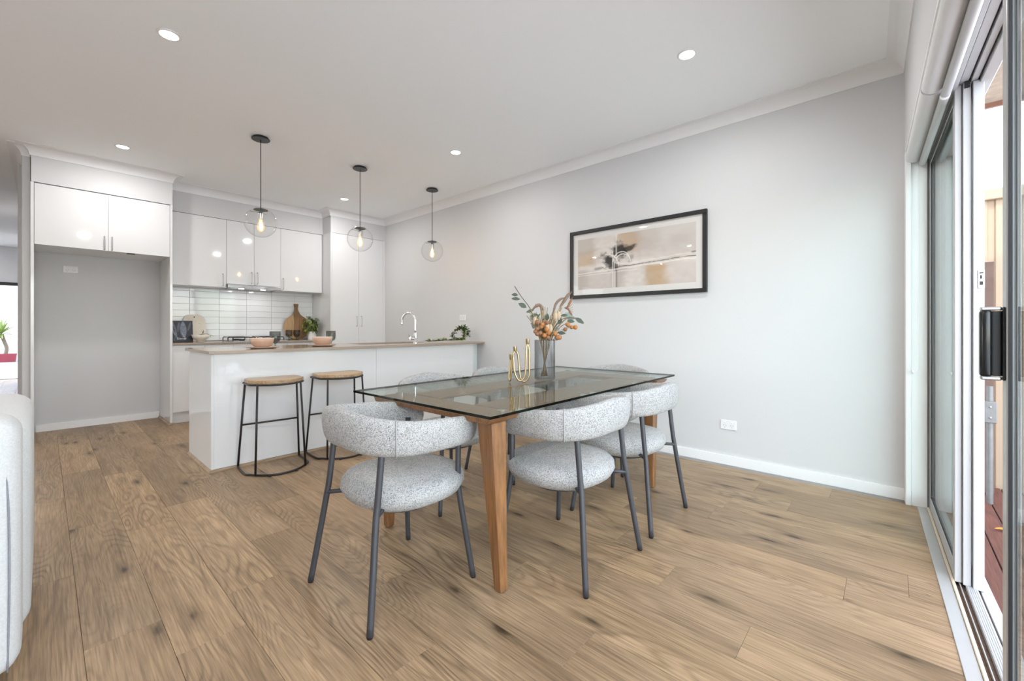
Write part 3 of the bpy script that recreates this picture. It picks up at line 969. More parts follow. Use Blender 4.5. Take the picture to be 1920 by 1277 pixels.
# base cabinets along the back wall
XB = -6.04
units = [(-2.698, -2.10, 'white gloss base cabinet next to the refrigerator recess'), (-2.10, -1.47, 'white gloss base cabinet under the gas cooktop'), (-1.47, -0.889, 'white gloss base cabinet next to the pantry')]
for a, b, lab in units:
    t = thing('base_cabinet', lab, 'cabinet', group='base cabinets along the back wall')
    obj('carcass', box(BM(), XK + 0.012, XB - 0.0195, a + 0.001, b - 0.001, 0.13, 0.896), M['carcass'], t)
    mid = (a + b) / 2
    for p, q, hy in ((a, mid, mid - 0.03), (mid, b, mid + 0.03)):
        d = door_front(t, XB, p, q, 0.13, 0.885)
        bar_handle(d, XB, hy, 0.80, 0.13)
    obj('kickboard', box(BM(), XB - 0.06, XB - 0.045, a + 0.0005, b - 0.0005, 0.002, 0.129), M['gloss'], t)
tag(obj('worktop', box(BM(), XK + 0.0125, -6.015, -2.699, -0.889, 0.898, 0.918, bev=0.002), M['stone']), 'taupe stone worktop against the tiled splashback', 'worktop')

# gas cooktop
ck = thing('gas_cooktop', 'black and steel gas cooktop on the back worktop', 'cooktop', (-6.34, -1.79, 0.918))
obj('plate', box(BM(), -0.25, 0.25, -0.30, 0.30, 0.0, 0.008, bev=0.003), M['steel'], ck)
for bx0, by0, r in ((-0.12, -0.17, 0.05), (0.11, -0.17, 0.038), (-0.12, 0.17, 0.038), (0.11, 0.17, 0.05)):
    bm = BM()
    lathe(bm, [(r * 0.8, 0.008), (r * 0.8, 0.018), (r, 0.020), (r, 0.027), (r * 0.6, 0.030), (0, 0.030)], 20, (bx0, by0, 0))
    br = obj('burner', bm, M['black'], ck, autosmooth=40)
for y0 in (-0.17, 0.17):
    bm = BM()
    for dx in (-0.225, 0.0, 0.215):
        pts = smooth_path([(dx, y0 - 0.125, 0.008), (dx, y0 - 0.125, 0.046), (dx, y0 - 0.09, 0.052), (dx, y0 + 0.09, 0.052), (dx, y0 + 0.125, 0.046), (dx, y0 + 0.125, 0.008)], 3)
        tube(bm, pts, 0.006, 6)
    for dy in (-0.10, 0.10):
        tube(bm, [(-0.225, y0 + dy, 0.052), (0.215, y0 + dy, 0.052)], 0.006, 6)
    for bx0 in (-0.12, 0.11):
        tube(bm, [(bx0, y0 - 0.10, 0.052), (bx0, y0 - 0.02, 0.052)], 0.005, 6)
        tube(bm, [(bx0, y0 + 0.10, 0.052), (bx0, y0 + 0.02, 0.052)], 0.005, 6)
    obj('trivet', bm, M['black_gloss'], ck, smooth=True)
for k in range(4):
    bm = BM()
    lathe(bm, [(0.018, 0.008), (0.018, 0.024), (0.014, 0.028), (0, 0.028)], 14, (0.215, -0.09 + k * 0.06, 0))
    obj('knob', bm, M['steel'], ck, autosmooth=40)

# island
XI = -3.82
YI = -2.825
isl = thing('kitchen_island', 'white gloss kitchen island running out from the print wall', 'island')
obj('end_panel', box(BM(), -4.535, XI, YI, YI + 0.018, 0.020, 0.897, bev=0.001), M['gloss'], isl)
obj('front_panel', box(BM(), XI - 0.018, XI - 0.0005, YI + 0.0185, -1.453, 0.020, 0.897, bev=0.001), M['gloss'], isl)
obj('front_panel', box(BM(), XI - 0.018, XI - 0.0005, -1.4515, -0.142, 0.020, 0.897, bev=0.001), M['gloss'], isl)
obj('filler', box(BM(), XI - 0.10, XI - 0.085, -0.141, -0.001, 0.020, 0.897), M['gloss'], isl)
bm = BM()
box(bm, -4.52, XI - 0.11, YI + 0.02, -1.46, 0.11, 0.895)
box(bm, -4.52, XI - 0.11, -0.64, -0.002, 0.11, 0.895)
box(bm, -4.52, XI - 0.11, -1.46, -0.64, 0.11, 0.66)
obj('carcass', bm, M['carcass'], isl)
for k in range(4):
    a = YI + 0.02 + k * 0.70
    o = obj('cupboard_door', box(BM(), -4.538, -4.5205, a + 0.001, a + 0.698, 0.11, 0.893, bev=0.001), M['gloss'], isl)
    bm = BM()
    tube(bm, [(-4.538, a + 0.60, 0.72), (-4.57, a + 0.60, 0.73), (-4.57, a + 0.60, 0.86), (-4.538, a + 0.60, 0.87)], 0.005, 8)
    obj('handle', bm, M['steel'], o, smooth=True)
# island worktop with the sink cut-out
SX0, SX1, SY0, SY1 = -4.44, -4.02, -1.46, -0.70
bm = BM()
x0, x1, y0, y1 = -4.56, XI + 0.055, YI - 0.025, -0.001
for (a, b, c, d) in ((x0, SX0, y0, y1), (SX1, x1, y0, y1), (SX0, SX1, y0, SY0), (SX0, SX1, SY1, y1)):
    box(bm, a, b, c, d, 0.898, 0.920)
bmesh.ops.remove_doubles(bm, verts=bm.verts, dist=1e-5)
tag(obj('worktop', bm, M['stone']), 'long taupe stone island worktop with bowls and trailing leaves on it', 'worktop')
snk = thing('sink', 'stainless steel undermount sink in the island worktop', 'sink', (0, 0, 0))
bm = BM()
for (a, b, c, d, e, f) in ((SX0, SX0 + 0.004, SY0, SY1, 0.70, 0.897), (SX1 - 0.004, SX1, SY0, SY1, 0.70, 0.897), (SX0 + 0.004, SX1 - 0.004, SY0, SY0 + 0.004, 0.70, 0.897), (SX0 + 0.004, SX1 - 0.004, SY1 - 0.004, SY1, 0.70, 0.897), (SX0 + 0.004, SX1 - 0.004, SY0 + 0.004, SY1 - 0.004, 0.70, 0.704)):
    box(bm, a, b, c, d, e, f)
obj('basin', bm, M['steel'], snk)
obj('drain', lathe(BM(), [(0.045, 0.704), (0.045, 0.707), (0.03, 0.7075), (0, 0.7065)], 20, (-4.23, -1.08, 0)), M['chrome'], snk, smooth=True)
# mixer tap
tp_ = thing('mixer_tap', 'chrome gooseneck mixer tap on the island worktop', 'tap', (-3.965, -0.885, 0.920))
obj('base', lathe(BM(), [(0.027, 0), (0.027, 0.006), (0.024, 0.012), (0.022, 0.09), (0.018, 0.12), (0.0, 0.12)], 20), M['chrome'], tp_, autosmooth=40)
bm = BM()
pts = [(0, 0, 0.10), (0, 0, 0.20)] + [( -0.085 + 0.085 * math.cos(a), -0.03 + 0.03 * math.cos(a), 0.255 + 0.085 * math.sin(a)) for a in [PI * k / 12 for k in range(0, 12)]] + [(-0.172, -0.060, 0.235), (-0.174, -0.061, 0.205)]
tube(bm, smooth_path(pts, 2), 0.0125, 12)
obj('spout', bm, M['chrome'], tp_, smooth=True)
bm = BM()
tube(bm, [(0, 0, 0.055), (-0.010, -0.045, 0.055)], 0.016, 12)
tube(bm, [(-0.010, -0.046, 0.055), (-0.012, -0.062, 0.060)], 0.020, 12)
tube(bm, [(-0.012, -0.056, 0.060), (-0.02, -0.075, 0.095)], 0.005, 8)
obj('lever', bm, M['chrome'], tp_, autosmooth=40)

# timber floor beads
def bead(name, pts, label):
    prof = [(0.0, 0.0), (0.018, 0.0), (0.018, 0.006), (0.014, 0.013), (0.007, 0.018), (0.0, 0.020)]
    bm = BM()
    rows = []
    for d, z in prof:
        rows.append([bm.verts.new((p.x, p.y, z)) for p in offset_poly(pts, d)])
    for r0, r1 in zip(rows, rows[1:] + rows[:1]):
        for i in range(len(pts) - 1):
            bm.faces.new((r0[i], r0[i + 1], r1[i + 1], r1[i]))
    bm.faces.new([r[0] for r in rows]); bm.faces.new([r[-1] for r in rows])
    return struct(name, bm, M['bead'], label, 'floor bead')
bead('trim_8', [(XI, -0.002), (XI, YI), (-4.535, YI)], 'oak floor bead around the foot of the island')
bead('trim_9', [(XF, YFR), (XF, YFR - 0.022), (XK + 0.02, YFR - 0.022)], 'oak floor bead at the right panel of the refrigerator recess')
bead('trim_10', [(XF, YFL + 0.022), (XF, YFL)], 'oak floor bead at the left panel of the refrigerator recess')

# power outlets
def outlet(label, loc, rz, w=0.116, h=0.074):
    t = thing('power_outlet', label, 'power outlet', loc, rz, 'double power outlets')
    obj('plate', box(BM(), -w / 2, w / 2, -0.009, 0.0, -h / 2, h / 2, bev=0.003, seg=2), M['plastic'], t)
    for s in (-1, 1):
        obj('switch', box(BM(), s * 0.026 - 0.008, s * 0.026 + 0.008, -0.0125, -0.0092, 0.016, 0.027, bev=0.0015), M['plastic'], t)
        bm = BM()
        for dx, dz, rr in ((-0.0085, -0.004, 0.5), (0.0085, -0.004, -0.5), (0.0, -0.018, 0.0)):
            mt = Matrix.Translation((s * 0.026 + dx, -0.0094, dz)) @ Matrix.Rotation(rr, 4, 'Y')
            bmesh.ops.create_cube(bm, size=1.0, matrix=mt @ Matrix.Diagonal((0.0024, 0.001, 0.0085, 1)))
        obj('socket', bm, M['slot'], t)
    return t
outlet('white double power outlet low on the print wall', (-0.974, 0.0, 0.318), 0)
outlet('white double power outlet above the trailing leaves on the island', (-4.175, 0.0, 1.225), 0)
outlet('white double power outlet inside the empty refrigerator recess', (XK, -3.475, 1.728), PI / 2)

# ================================================================ LIGHT FITTINGS
dls = []
def downlight(x, y, label):
    t = thing('downlight', label, 'downlight', (x, y, H), 0, 'recessed ceiling downlights')
    bm = BM()
    lathe(bm, [(0.043, -0.002), (0.047, -0.006), (0.056, -0.005), (0.060, -0.001), (0.060, 0.0)], 32)
    obj('trim_ring', bm, M['downtrim'], t, smooth=True)
    bm = BM()
    lathe(bm, [(0.046, -0.0035), (0.0, -0.0035)], 32)
    obj('lens', bm, M['lamp'], t)
    l = bpy.data.lights.new('downlight_lamp', 'AREA')
    l.shape = 'DISK'; l.size = 0.092; l.energy = DOWNLIGHT_W; l.color = (1.0, 0.985, 0.965)
    lo = bpy.data.objects.new('downlight_lamp', l)
    COL.objects.link(lo)
    lo.location = (0, 0, -0.010)
    lo.parent = t
for x, y, lab in ((-0.956, -0.970, 'ceiling downlight above the painting side of the room, nearest the doors'),
                  (-3.170, -0.975, 'ceiling downlight between the doors-side lamp and the far pendant, by the print wall'),
                  (-5.430, -0.985, 'ceiling downlight in front of the tall pantry'),
                  (-3.142, -3.180, 'largest ceiling downlight, at the upper left of the picture'),
                  (-5.415, -3.170, 'ceiling downlight in front of the refrigerator recess'),
                  (-0.956, -3.175, 'unseen ceiling downlight overhead beside the camera, completing the grid'),  # unseen from here on: grid carried on to light the room
                  (-0.956, -5.400, 'unseen ceiling downlight behind the camera near the doors, added for fill'),
                  (-3.150, -5.400, 'unseen ceiling downlight over the living area behind the camera, added for fill'),
                  (-5.420, -5.400, 'unseen ceiling downlight over the far side of the living area, added for fill'),
                  (-2.0, -7.5, 'unseen ceiling downlight near the back wall, doors side, added for fill'),
                  (-4.6, -7.5, 'unseen ceiling downlight near the back wall, hallway side, added for fill'),
                  (-9.5, -4.45, 'unseen ceiling downlight half way along the hallway, added for fill'),
                  (-12.5, -4.45, 'unseen ceiling downlight at the hallway end, added for fill')):
    downlight(x, y, lab)

def pendant(y, label):
    t = thing('pendant_lamp', label, 'pendant lamp', (-4.23, y, H), 0, 'glass globe pendants over the island')
    zt = -0.648
    obj('canopy', lathe(BM(), [(0, -0.022), (0.072, -0.022), (0.074, -0.020), (0.074, -0.015), (0.064, -0.012), (0.062, 0.0)], 32), M['black'], t, autosmooth=40)
    obj('cord', tube(BM(), [(0, 0, -0.020), (0, 0, zt)], 0.0033, 8), M['black'], t, smooth=True)
    obj('cap', lathe(BM(), [(0.006, zt + 0.012), (0.010, zt + 0.004), (0.056, zt - 0.002), (0.058, zt - 0.008), (0.0, zt - 0.010)], 28), M['black'], t, autosmooth=40)
    R = 0.132
    cz = zt - R * 0.905
    prof = []
    for k in range(0, 25):
        a = math.radians(25) + (PI - math.radians(25)) * k / 24
        prof.append((max(0.0, R * math.sin(a)) if k < 24 else 0.0, cz + R * math.cos(a)))
    obj('globe', lathe(BM(), prof, 40), M['globe'], t, smooth=True, label='clear glass globe')
    bm = BM()
    for a in (0.2, 0.2 + 2 * PI / 3, 0.2 + 4 * PI / 3):
        tube(bm, [(0.012 * math.cos(a), 0.012 * math.sin(a), zt - 0.030), (0.085 * math.cos(a), 0.085 * math.sin(a), zt - 0.026)], 0.0016, 6)
    obj('spring_arm', bm, M['leg_metal'], t)
    sk = obj('socket', lathe(BM(), [(0.008, zt - 0.010), (0.010, zt - 0.028), (0.019, zt - 0.034), (0.021, zt - 0.040), (0.021, zt - 0.092), (0.018, zt - 0.095), (0, zt - 0.095)], 20), M['steel'], t, autosmooth=40)
    obj('bulb', lathe(BM(), [(0.013, zt - 0.095), (0.016, zt - 0.110), (0.028, zt - 0.140), (0.032, zt - 0.160), (0.028, zt - 0.182), (0.015, zt - 0.200), (0.0, zt - 0.206)], 20), M['bulb'], t, smooth=True)
    bm = BM()
    for k in range(5):
        a = 2 * PI * k / 5
        tube(bm, [(0.006 * math.cos(a), 0.006 * math.sin(a), zt - 0.112), (0.014 * math.cos(a), 0.014 * math.sin(a), zt - 0.150), (0.008 * math.cos(a), 0.008 * math.sin(a), zt - 0.188)], 0.0022, 6)
    obj('filament', bm, M['filament'], t, smooth=True)
    l = bpy.data.lights.new('pendant_lamp_light', 'POINT')
    l.energy = 0.3; l.color = (1.0, 0.74, 0.48); l.shadow_soft_size = 0.02
    lo = bpy.data.objects.new('pendant_lamp_light', l)
    COL.objects.link(lo)
    lo.location = (0, 0, zt - 0.152)
    lo.parent = t
pendant(-2.361, 'clear glass globe pendant nearest the refrigerator recess')
pendant(-1.405, 'middle clear glass globe pendant over the island')
pendant(-0.453, 'clear glass globe pendant nearest the print wall')

# ================================================================ PICTURE
PX0, PX1, PZ0, PZ1 = -2.475, -1.131, 1.390, 2.075
W_, H_ = PX1 - PX0, PZ1 - PZ0
pf = thing('framed_print', 'black framed abstract print in beige and grey tones on the white wall', 'picture', ((PX0 + PX1) / 2, -0.001, (PZ0 + PZ1) / 2))
pf.rotation_euler = (0, 0.0, 0)
hw, hh, fw = W_ / 2, H_ / 2, 0.034
bm = BM()
box(bm, -hw, hw, -0.032, -0.001, hh - fw, hh, bev=0.002)
obj('frame_rail', bm, M['black'], pf)
obj('frame_rail', box(BM(), -hw, hw, -0.032, -0.001, -hh, -hh + fw, bev=0.002), M['black'], pf)
obj('frame_stile', box(BM(), -hw, -hw + fw, -0.0318, -0.001, -hh + fw, hh - fw, bev=0.002), M['black'], pf)
obj('frame_stile', box(BM(), hw - fw, hw, -0.0318, -0.001, -hh + fw, hh - fw, bev=0.002), M['black'], pf)
obj('mat', box(BM(), -hw + fw, hw - fw, -0.014, -0.002, -hh + fw, hh - fw), M['matboard'], pf)
mg = 0.055
def hsh(a, b):
    v = math.sin(a * 127.1 + b * 311.7) * 43758.5453
    return v - math.floor(v)
def vnoise(x, y):
    xi, yi = math.floor(x), math.floor(y)
    fx, fy = x - xi, y - yi
    fx, fy = fx * fx * (3 - 2 * fx), fy * fy * (3 - 2 * fy)
    return (hsh(xi, yi) * (1 - fx) + hsh(xi + 1, yi) * fx) * (1 - fy) + (hsh(xi, yi + 1) * (1 - fx) + hsh(xi + 1, yi + 1) * fx) * fy
def fbm(x, y, o=4):
    s, a, t = 0, 0.5, 0
    for _ in range(o):
        s += a * vnoise(x, y); t += a
        x, y, a = x * 2.03 + 7.1, y * 2.03 + 3.7, a * 0.5
    return s / t
def lerp3(a, b, t):
    t = max(0.0, min(1.0, t))
    return tuple(x + (y - x) * t for x, y in zip(a, b))
def lin(c):
    return tuple(((v / 255) / 12.92 if v / 255 <= 0.04045 else ((v / 255 + 0.055) / 1.055) ** 2.4) for v in c)
def sstep(a, b, x):
    t = max(0.0, min(1.0, (x - a) / (b - a)))
    return t * t * (3 - 2 * t)
def seg_d(px, py, ax, ay, bx, by):
    dx, dy = bx - ax, by - ay
    t = max(0, min(1, ((px - ax) * dx + (py - ay) * dy) / (dx * dx + dy * dy)))
    return math.hypot(px - ax - t * dx, py - ay - t * dy)
CR, TAN, GREY, MAUVE, TAUPE, DARK, WHT = (lin(c) for c in ((220, 213, 206), (190, 162, 130), (202, 197, 191), (206, 196, 190), (184, 173, 164), (40, 34, 32), (236, 231, 225)))
ASP = (W_ - 2 * (fw + mg)) / (H_ - 2 * (fw + mg))
def art(u, v):
    """u 0..1 left to right, v 0..1 bottom to top"""
    x = u * ASP
    n = fbm(u * 9, v * 6); n2 = fbm(u * 30 + 5, v * 22 + 9, 3); n3 = fbm(u * 4 + 20, v * 3 + 4)
    wu, wv = u + (n - 0.5) * 0.10, v + (n3 - 0.5) * 0.14
    c = lerp3(MAUVE, CR, sstep(0.3, 0.65, n3))
    def patch(c, u0, u1, v0, v1, col, k, soft=0.045):
        m_ = sstep(u0 - soft, u0 + soft, wu) * (1 - sstep(u1 - soft, u1 + soft, wu)) * sstep(v0 - soft, v0 + soft, wv) * (1 - sstep(v1 - soft, v1 + soft, wv))
        return lerp3(c, col, m_ * k * (0.65 + 0.5 * n2))
    c = patch(c, -0.2, 0.16, 0.42, 0.78, TAN, 0.75)
    c = patch(c, -0.2, 0.20, 0.70, 1.2, TAUPE, 0.7)
    c = patch(c, 0.16, 0.37, 0.62, 1.2, CR, 0.9)
    c = patch(c, 0.38, 0.56, 0.60, 1.2, TAN, 0.85)
    c = patch(c, 0.54, 0.73, 0.60, 1.2, TAUPE, 0.55)
    c = patch(c, 0.70, 1.2, 0.55, 1.2, GREY, 0.75)
    c = patch(c, 0.80, 0.96, 0.62, 0.84, TAUPE, 0.35)
    c = patch(c, 0.62, 0.80, -0.2, 0.36, TAN, 0.95)
    c = patch(c, 0.44, 0.62, -0.2, 0.42, CR, 0.85)
    c = patch(c, 0.33, 0.45, -0.2, 0.40, TAUPE, 0.7)
    c = patch(c, -0.2, 0.09, -0.2, 0.32, TAUPE, 0.9)
    c = patch(c, 0.10, 0.32, -0.2, 0.32, MAUVE, 0.8)
    c = patch(c, 0.82, 1.2, -0.2, 0.40, MAUVE, 0.8)
    c = patch(c, 0.0, 0.75, 0.36, 0.46, WHT, 0.45)
    # dark brush marks
    def blot(c, cx, cy, rx, ry, ang, k):
        dx, dy = (u - cx) * ASP, v - cy
        a, s = math.cos(ang), math.sin(ang)
        px, py = (dx * a + dy * s) / rx, (-dx * s + dy * a) / ry
        d = math.hypot(px, py) + (n2 - 0.5) * 1.1 + (n - 0.5) * 0.7
        return lerp3(c, DARK, (1 - sstep(0.35, 1.15, d)) * k)
    c = blot(c, 0.305, 0.50, 0.19, 0.15, -0.6, 0.95)
    c = blot(c, 0.385, 0.67, 0.17, 0.16, 0.35, 0.95)
    c = blot(c, 0.372, 0.78, 0.03, 0.12, 0.0, 0.8)
    c = blot(c, 0.50, 0.53, 0.05, 0.10, -0.5, 0.35)
    c = blot(c, 0.475, 0.695, 0.22, 0.055, 0.28, 0.9)
    c = blot(c, 0.36, 0.39, 0.07, 0.12, 0.0, 0.7)
    c = blot(c, 0.22, 0.385, 0.14, 0.035, 0.05, 0.5)
    c = blot(c, 0.985, 0.50, 0.05, 0.03, 0.1, 0.6)
    # lines
    wob = (fbm(u * 14, 3.3, 2) - 0.5) * 0.02
    def line(c, yv, w, col, k, lo, hi):
        if u < lo or u > hi:
            return c
        return lerp3(c, col, (1 - sstep(w * 0.5, w, abs(v - yv - wob))) * k)
    c = line(c, 0.375 + 0.10 * (u - 0.3), 0.011, DARK, 0.75 * sstep(0.3, 0.6, n2 + 0.15), 0.30, 1.0)
    c = line(c, 0.315 + 0.09 * u, 0.010, WHT, 0.9, 0.0, 1.0)
    c = line(c, 0.275 + 0.06 * u, 0.008, WHT, 0.7, 0.0, 0.55)
    c = line(c, 0.43 + 0.11 * (u - 0.4), 0.008, WHT, 0.6, 0.40, 1.0)
    for cu, w, col, k, lo, hi in ((0.337, 0.010, WHT, 0.85, 0.0, 0.70), (0.350, 0.009, WHT, 0.9, 0.0, 0.55), (0.374, 0.010, WHT, 0.55, 0.55, 1.0), (0.376, 0.010, DARK, 0.8, 0.0, 0.33), (0.366, 0.008, WHT, 0.5, 0.6, 1.0)):
        if lo <= v <= hi:
            c = lerp3(c, col, (1 - sstep(w * 0.5, w, abs(x - cu * ASP - wob))) * k)
    for cx, cy, r, a0, a1 in ((0.415, 0.49, 0.17, 0.2, PI), (0.425, 0.46, 0.155, 0.0, PI * 0.8), (0.285, 0.40, 0.24, 0.0, PI * 0.55)):
        dx, dy = (u - cx) * ASP, v - cy
        a = math.atan2(dy, dx)
        if a0 <= a <= a1:
            c = lerp3(c, WHT, (1 - sstep(0.005, 0.011, abs(math.hypot(dx, dy) - r))) * 0.9)
    sh = 0.93 + 0.14 * n2
    return tuple(min(1, q * sh) for q in c)
def print_mesh(name, nu, nv, w, h, fn, mat, parent, loc, rot=None):
    me = bpy.data.meshes.new(name)
    vs_, fs_, cols = [], [], []
    for j in range(nv + 1):
        for i in range(nu + 1):
            vs_.append((-w / 2 + w * i / nu, 0, -h / 2 + h * j / nv))
            cols.append(fn(i / nu, j / nv))
    for j in range(nv):
        for i in range(nu):
            a = j * (nu + 1) + i
            fs_.append((a, a + 1, a + nu + 2, a + nu + 1))
    me.from_pydata(vs_, [], fs_)
    at = me.color_attributes.new('print', 'FLOAT_COLOR', 'POINT')
    flat = []
    for c in cols:
        flat += [c[0], c[1], c[2], 1.0]
    at.data.foreach_set('color', flat)
    me.materials.append(mat)
    o = bpy.data.objects.new(name, me)
    COL.objects.link(o)
    o.parent = parent
    o.location = loc
    if rot:
        o.rotation_euler = rot
    return o
print_mesh('print', 330, 150, W_ - 2 * (fw + mg), H_ - 2 * (fw + mg), art, M['print'], pf, (0, -0.0146, 0))
obj('glazing', box(BM(), -hw + fw, hw - fw, -0.0215, -0.0200, -hh + fw, hh - fw), M['frame_glass'], pf)

# ================================================================ DINING TABLE
tb = thing('dining_table', 'glass-topped dining table on a brown timber frame', 'table', (-1.708, -1.535, 0), 0.0157)
def T(x, y):
    a = -0.0157
    dx, dy = x + 1.708, y + 1.535
    return (dx * math.cos(a) - dy * math.sin(a), dx * math.sin(a) + dy * math.cos(a))
gw, gl = 1.0555 / 2, 1.9546 / 2
gt = obj('glass_top', box(BM(), -gw, gw, -gl, gl, 0.738, 0.750), M['table_glass'], tb, label='clear green-tinted glass top')
bm = BM()
for (a, b, c, d) in ((-gw - 0.0006, -gw, -gl, gl), (gw, gw + 0.0006, -gl, gl), (-gw, gw, -gl - 0.0006, -gl), (-gw, gw, gl, gl + 0.0006)):
    box(bm, a, b, c, d, 0.7382, 0.7498)
obj('polished_edge', bm, M['glass_edge'], gt, label='dark green polished glass edge')
fx0, fx1 = -2.06, -1.215                 # frame outer (world x)
ly0, ly1 = -2.485, -0.66
def tb_box(x0, x1, y0, y1, z0, z1, bev=0.004):
    (ax, ay), (bx, by) = T(x0, y0), T(x1, y1)
    return box(BM(), min(ax, bx), max(ax, bx), min(ay, by), max(ay, by), z0, z1, bev=bev, seg=2)
for y0 in (ly0, ly1 - 0.20):
    bm = BM()
    (ax, ay), (bx, by) = T(fx0 - 0.01, y0), T(fx1 + 0.012, y0 + 0.20)
    prism(bm, [(ax, 0.728), (ax + 0.02, 0.704), (bx - 0.02, 0.704), (bx, 0.728)], min(ay, by), max(ay, by), 'Y', bev=0.003)
    obj('cross_board', bm, M['table_wood'], tb)
for x0, x1 in ((-2.00, -1.80), (-1.50, -1.29)):
    obj('long_board', tb_box(x0, x1, ly0 + 0.202, ly1 - 0.202, 0.715, 0.728), M['table_wood'], tb)
for (tx, ty, bx, by) in ((-1.262, -2.400, -1.214, -2.392), (-2.020, -2.400, -2.068, -2.392), (-1.275, -0.800, -1.232, -0.868), (-2.02, -0.800, -2.075, -0.868)):
    bm = BM()
    (ax, ay), (cx_, cy_) = T(tx, ty), T(bx, by)
    top, bot = [], []
    for sx, sy in ((-1, -1), (1, -1), (1, 1), (-1, 1)):
        top.append(bm.verts.new((ax + sx * 0.044, ay + sy * 0.044, 0.703)))
        bot.append(bm.verts.new((cx_ + sx * 0.0205, cy_ + sy * 0.0205, 0.004)))
    fs_ = [bm.faces.new(top), bm.faces.new(list(reversed(bot)))]
    for i in range(4):
        fs_.append(bm.faces.new((bot[i], bot[(i + 1) % 4], top[(i + 1) % 4], top[i])))
    bmesh.ops.bevel(bm, geom=[e for e in bm.edges], offset=0.003, segments=1, affect='EDGES')
    lg = obj('leg', bm, M['leg_wood'], tb)
    obj('foot_pad', lathe(BM(), [(0.014, 0.0), (0.014, 0.004), (0, 0.004)], 12, (cx_, cy_, 0)), M['black_rubber'], lg)
for wx, wy in ((-2.03, -2.35), (-1.27, -2.33), (-1.29, -0.72), (-2.03, -0.72)):
    px, py = T(wx, wy)
    obj('stand_off', lathe(BM(), [(0.0, 0.7282), (0.012, 0.7282), (0.012, 0.733), (0.021, 0.7335), (0.021, 0.7379), (0, 0.7379)], 20, (px, py, 0)), M['chrome'], tb, autosmooth=40)

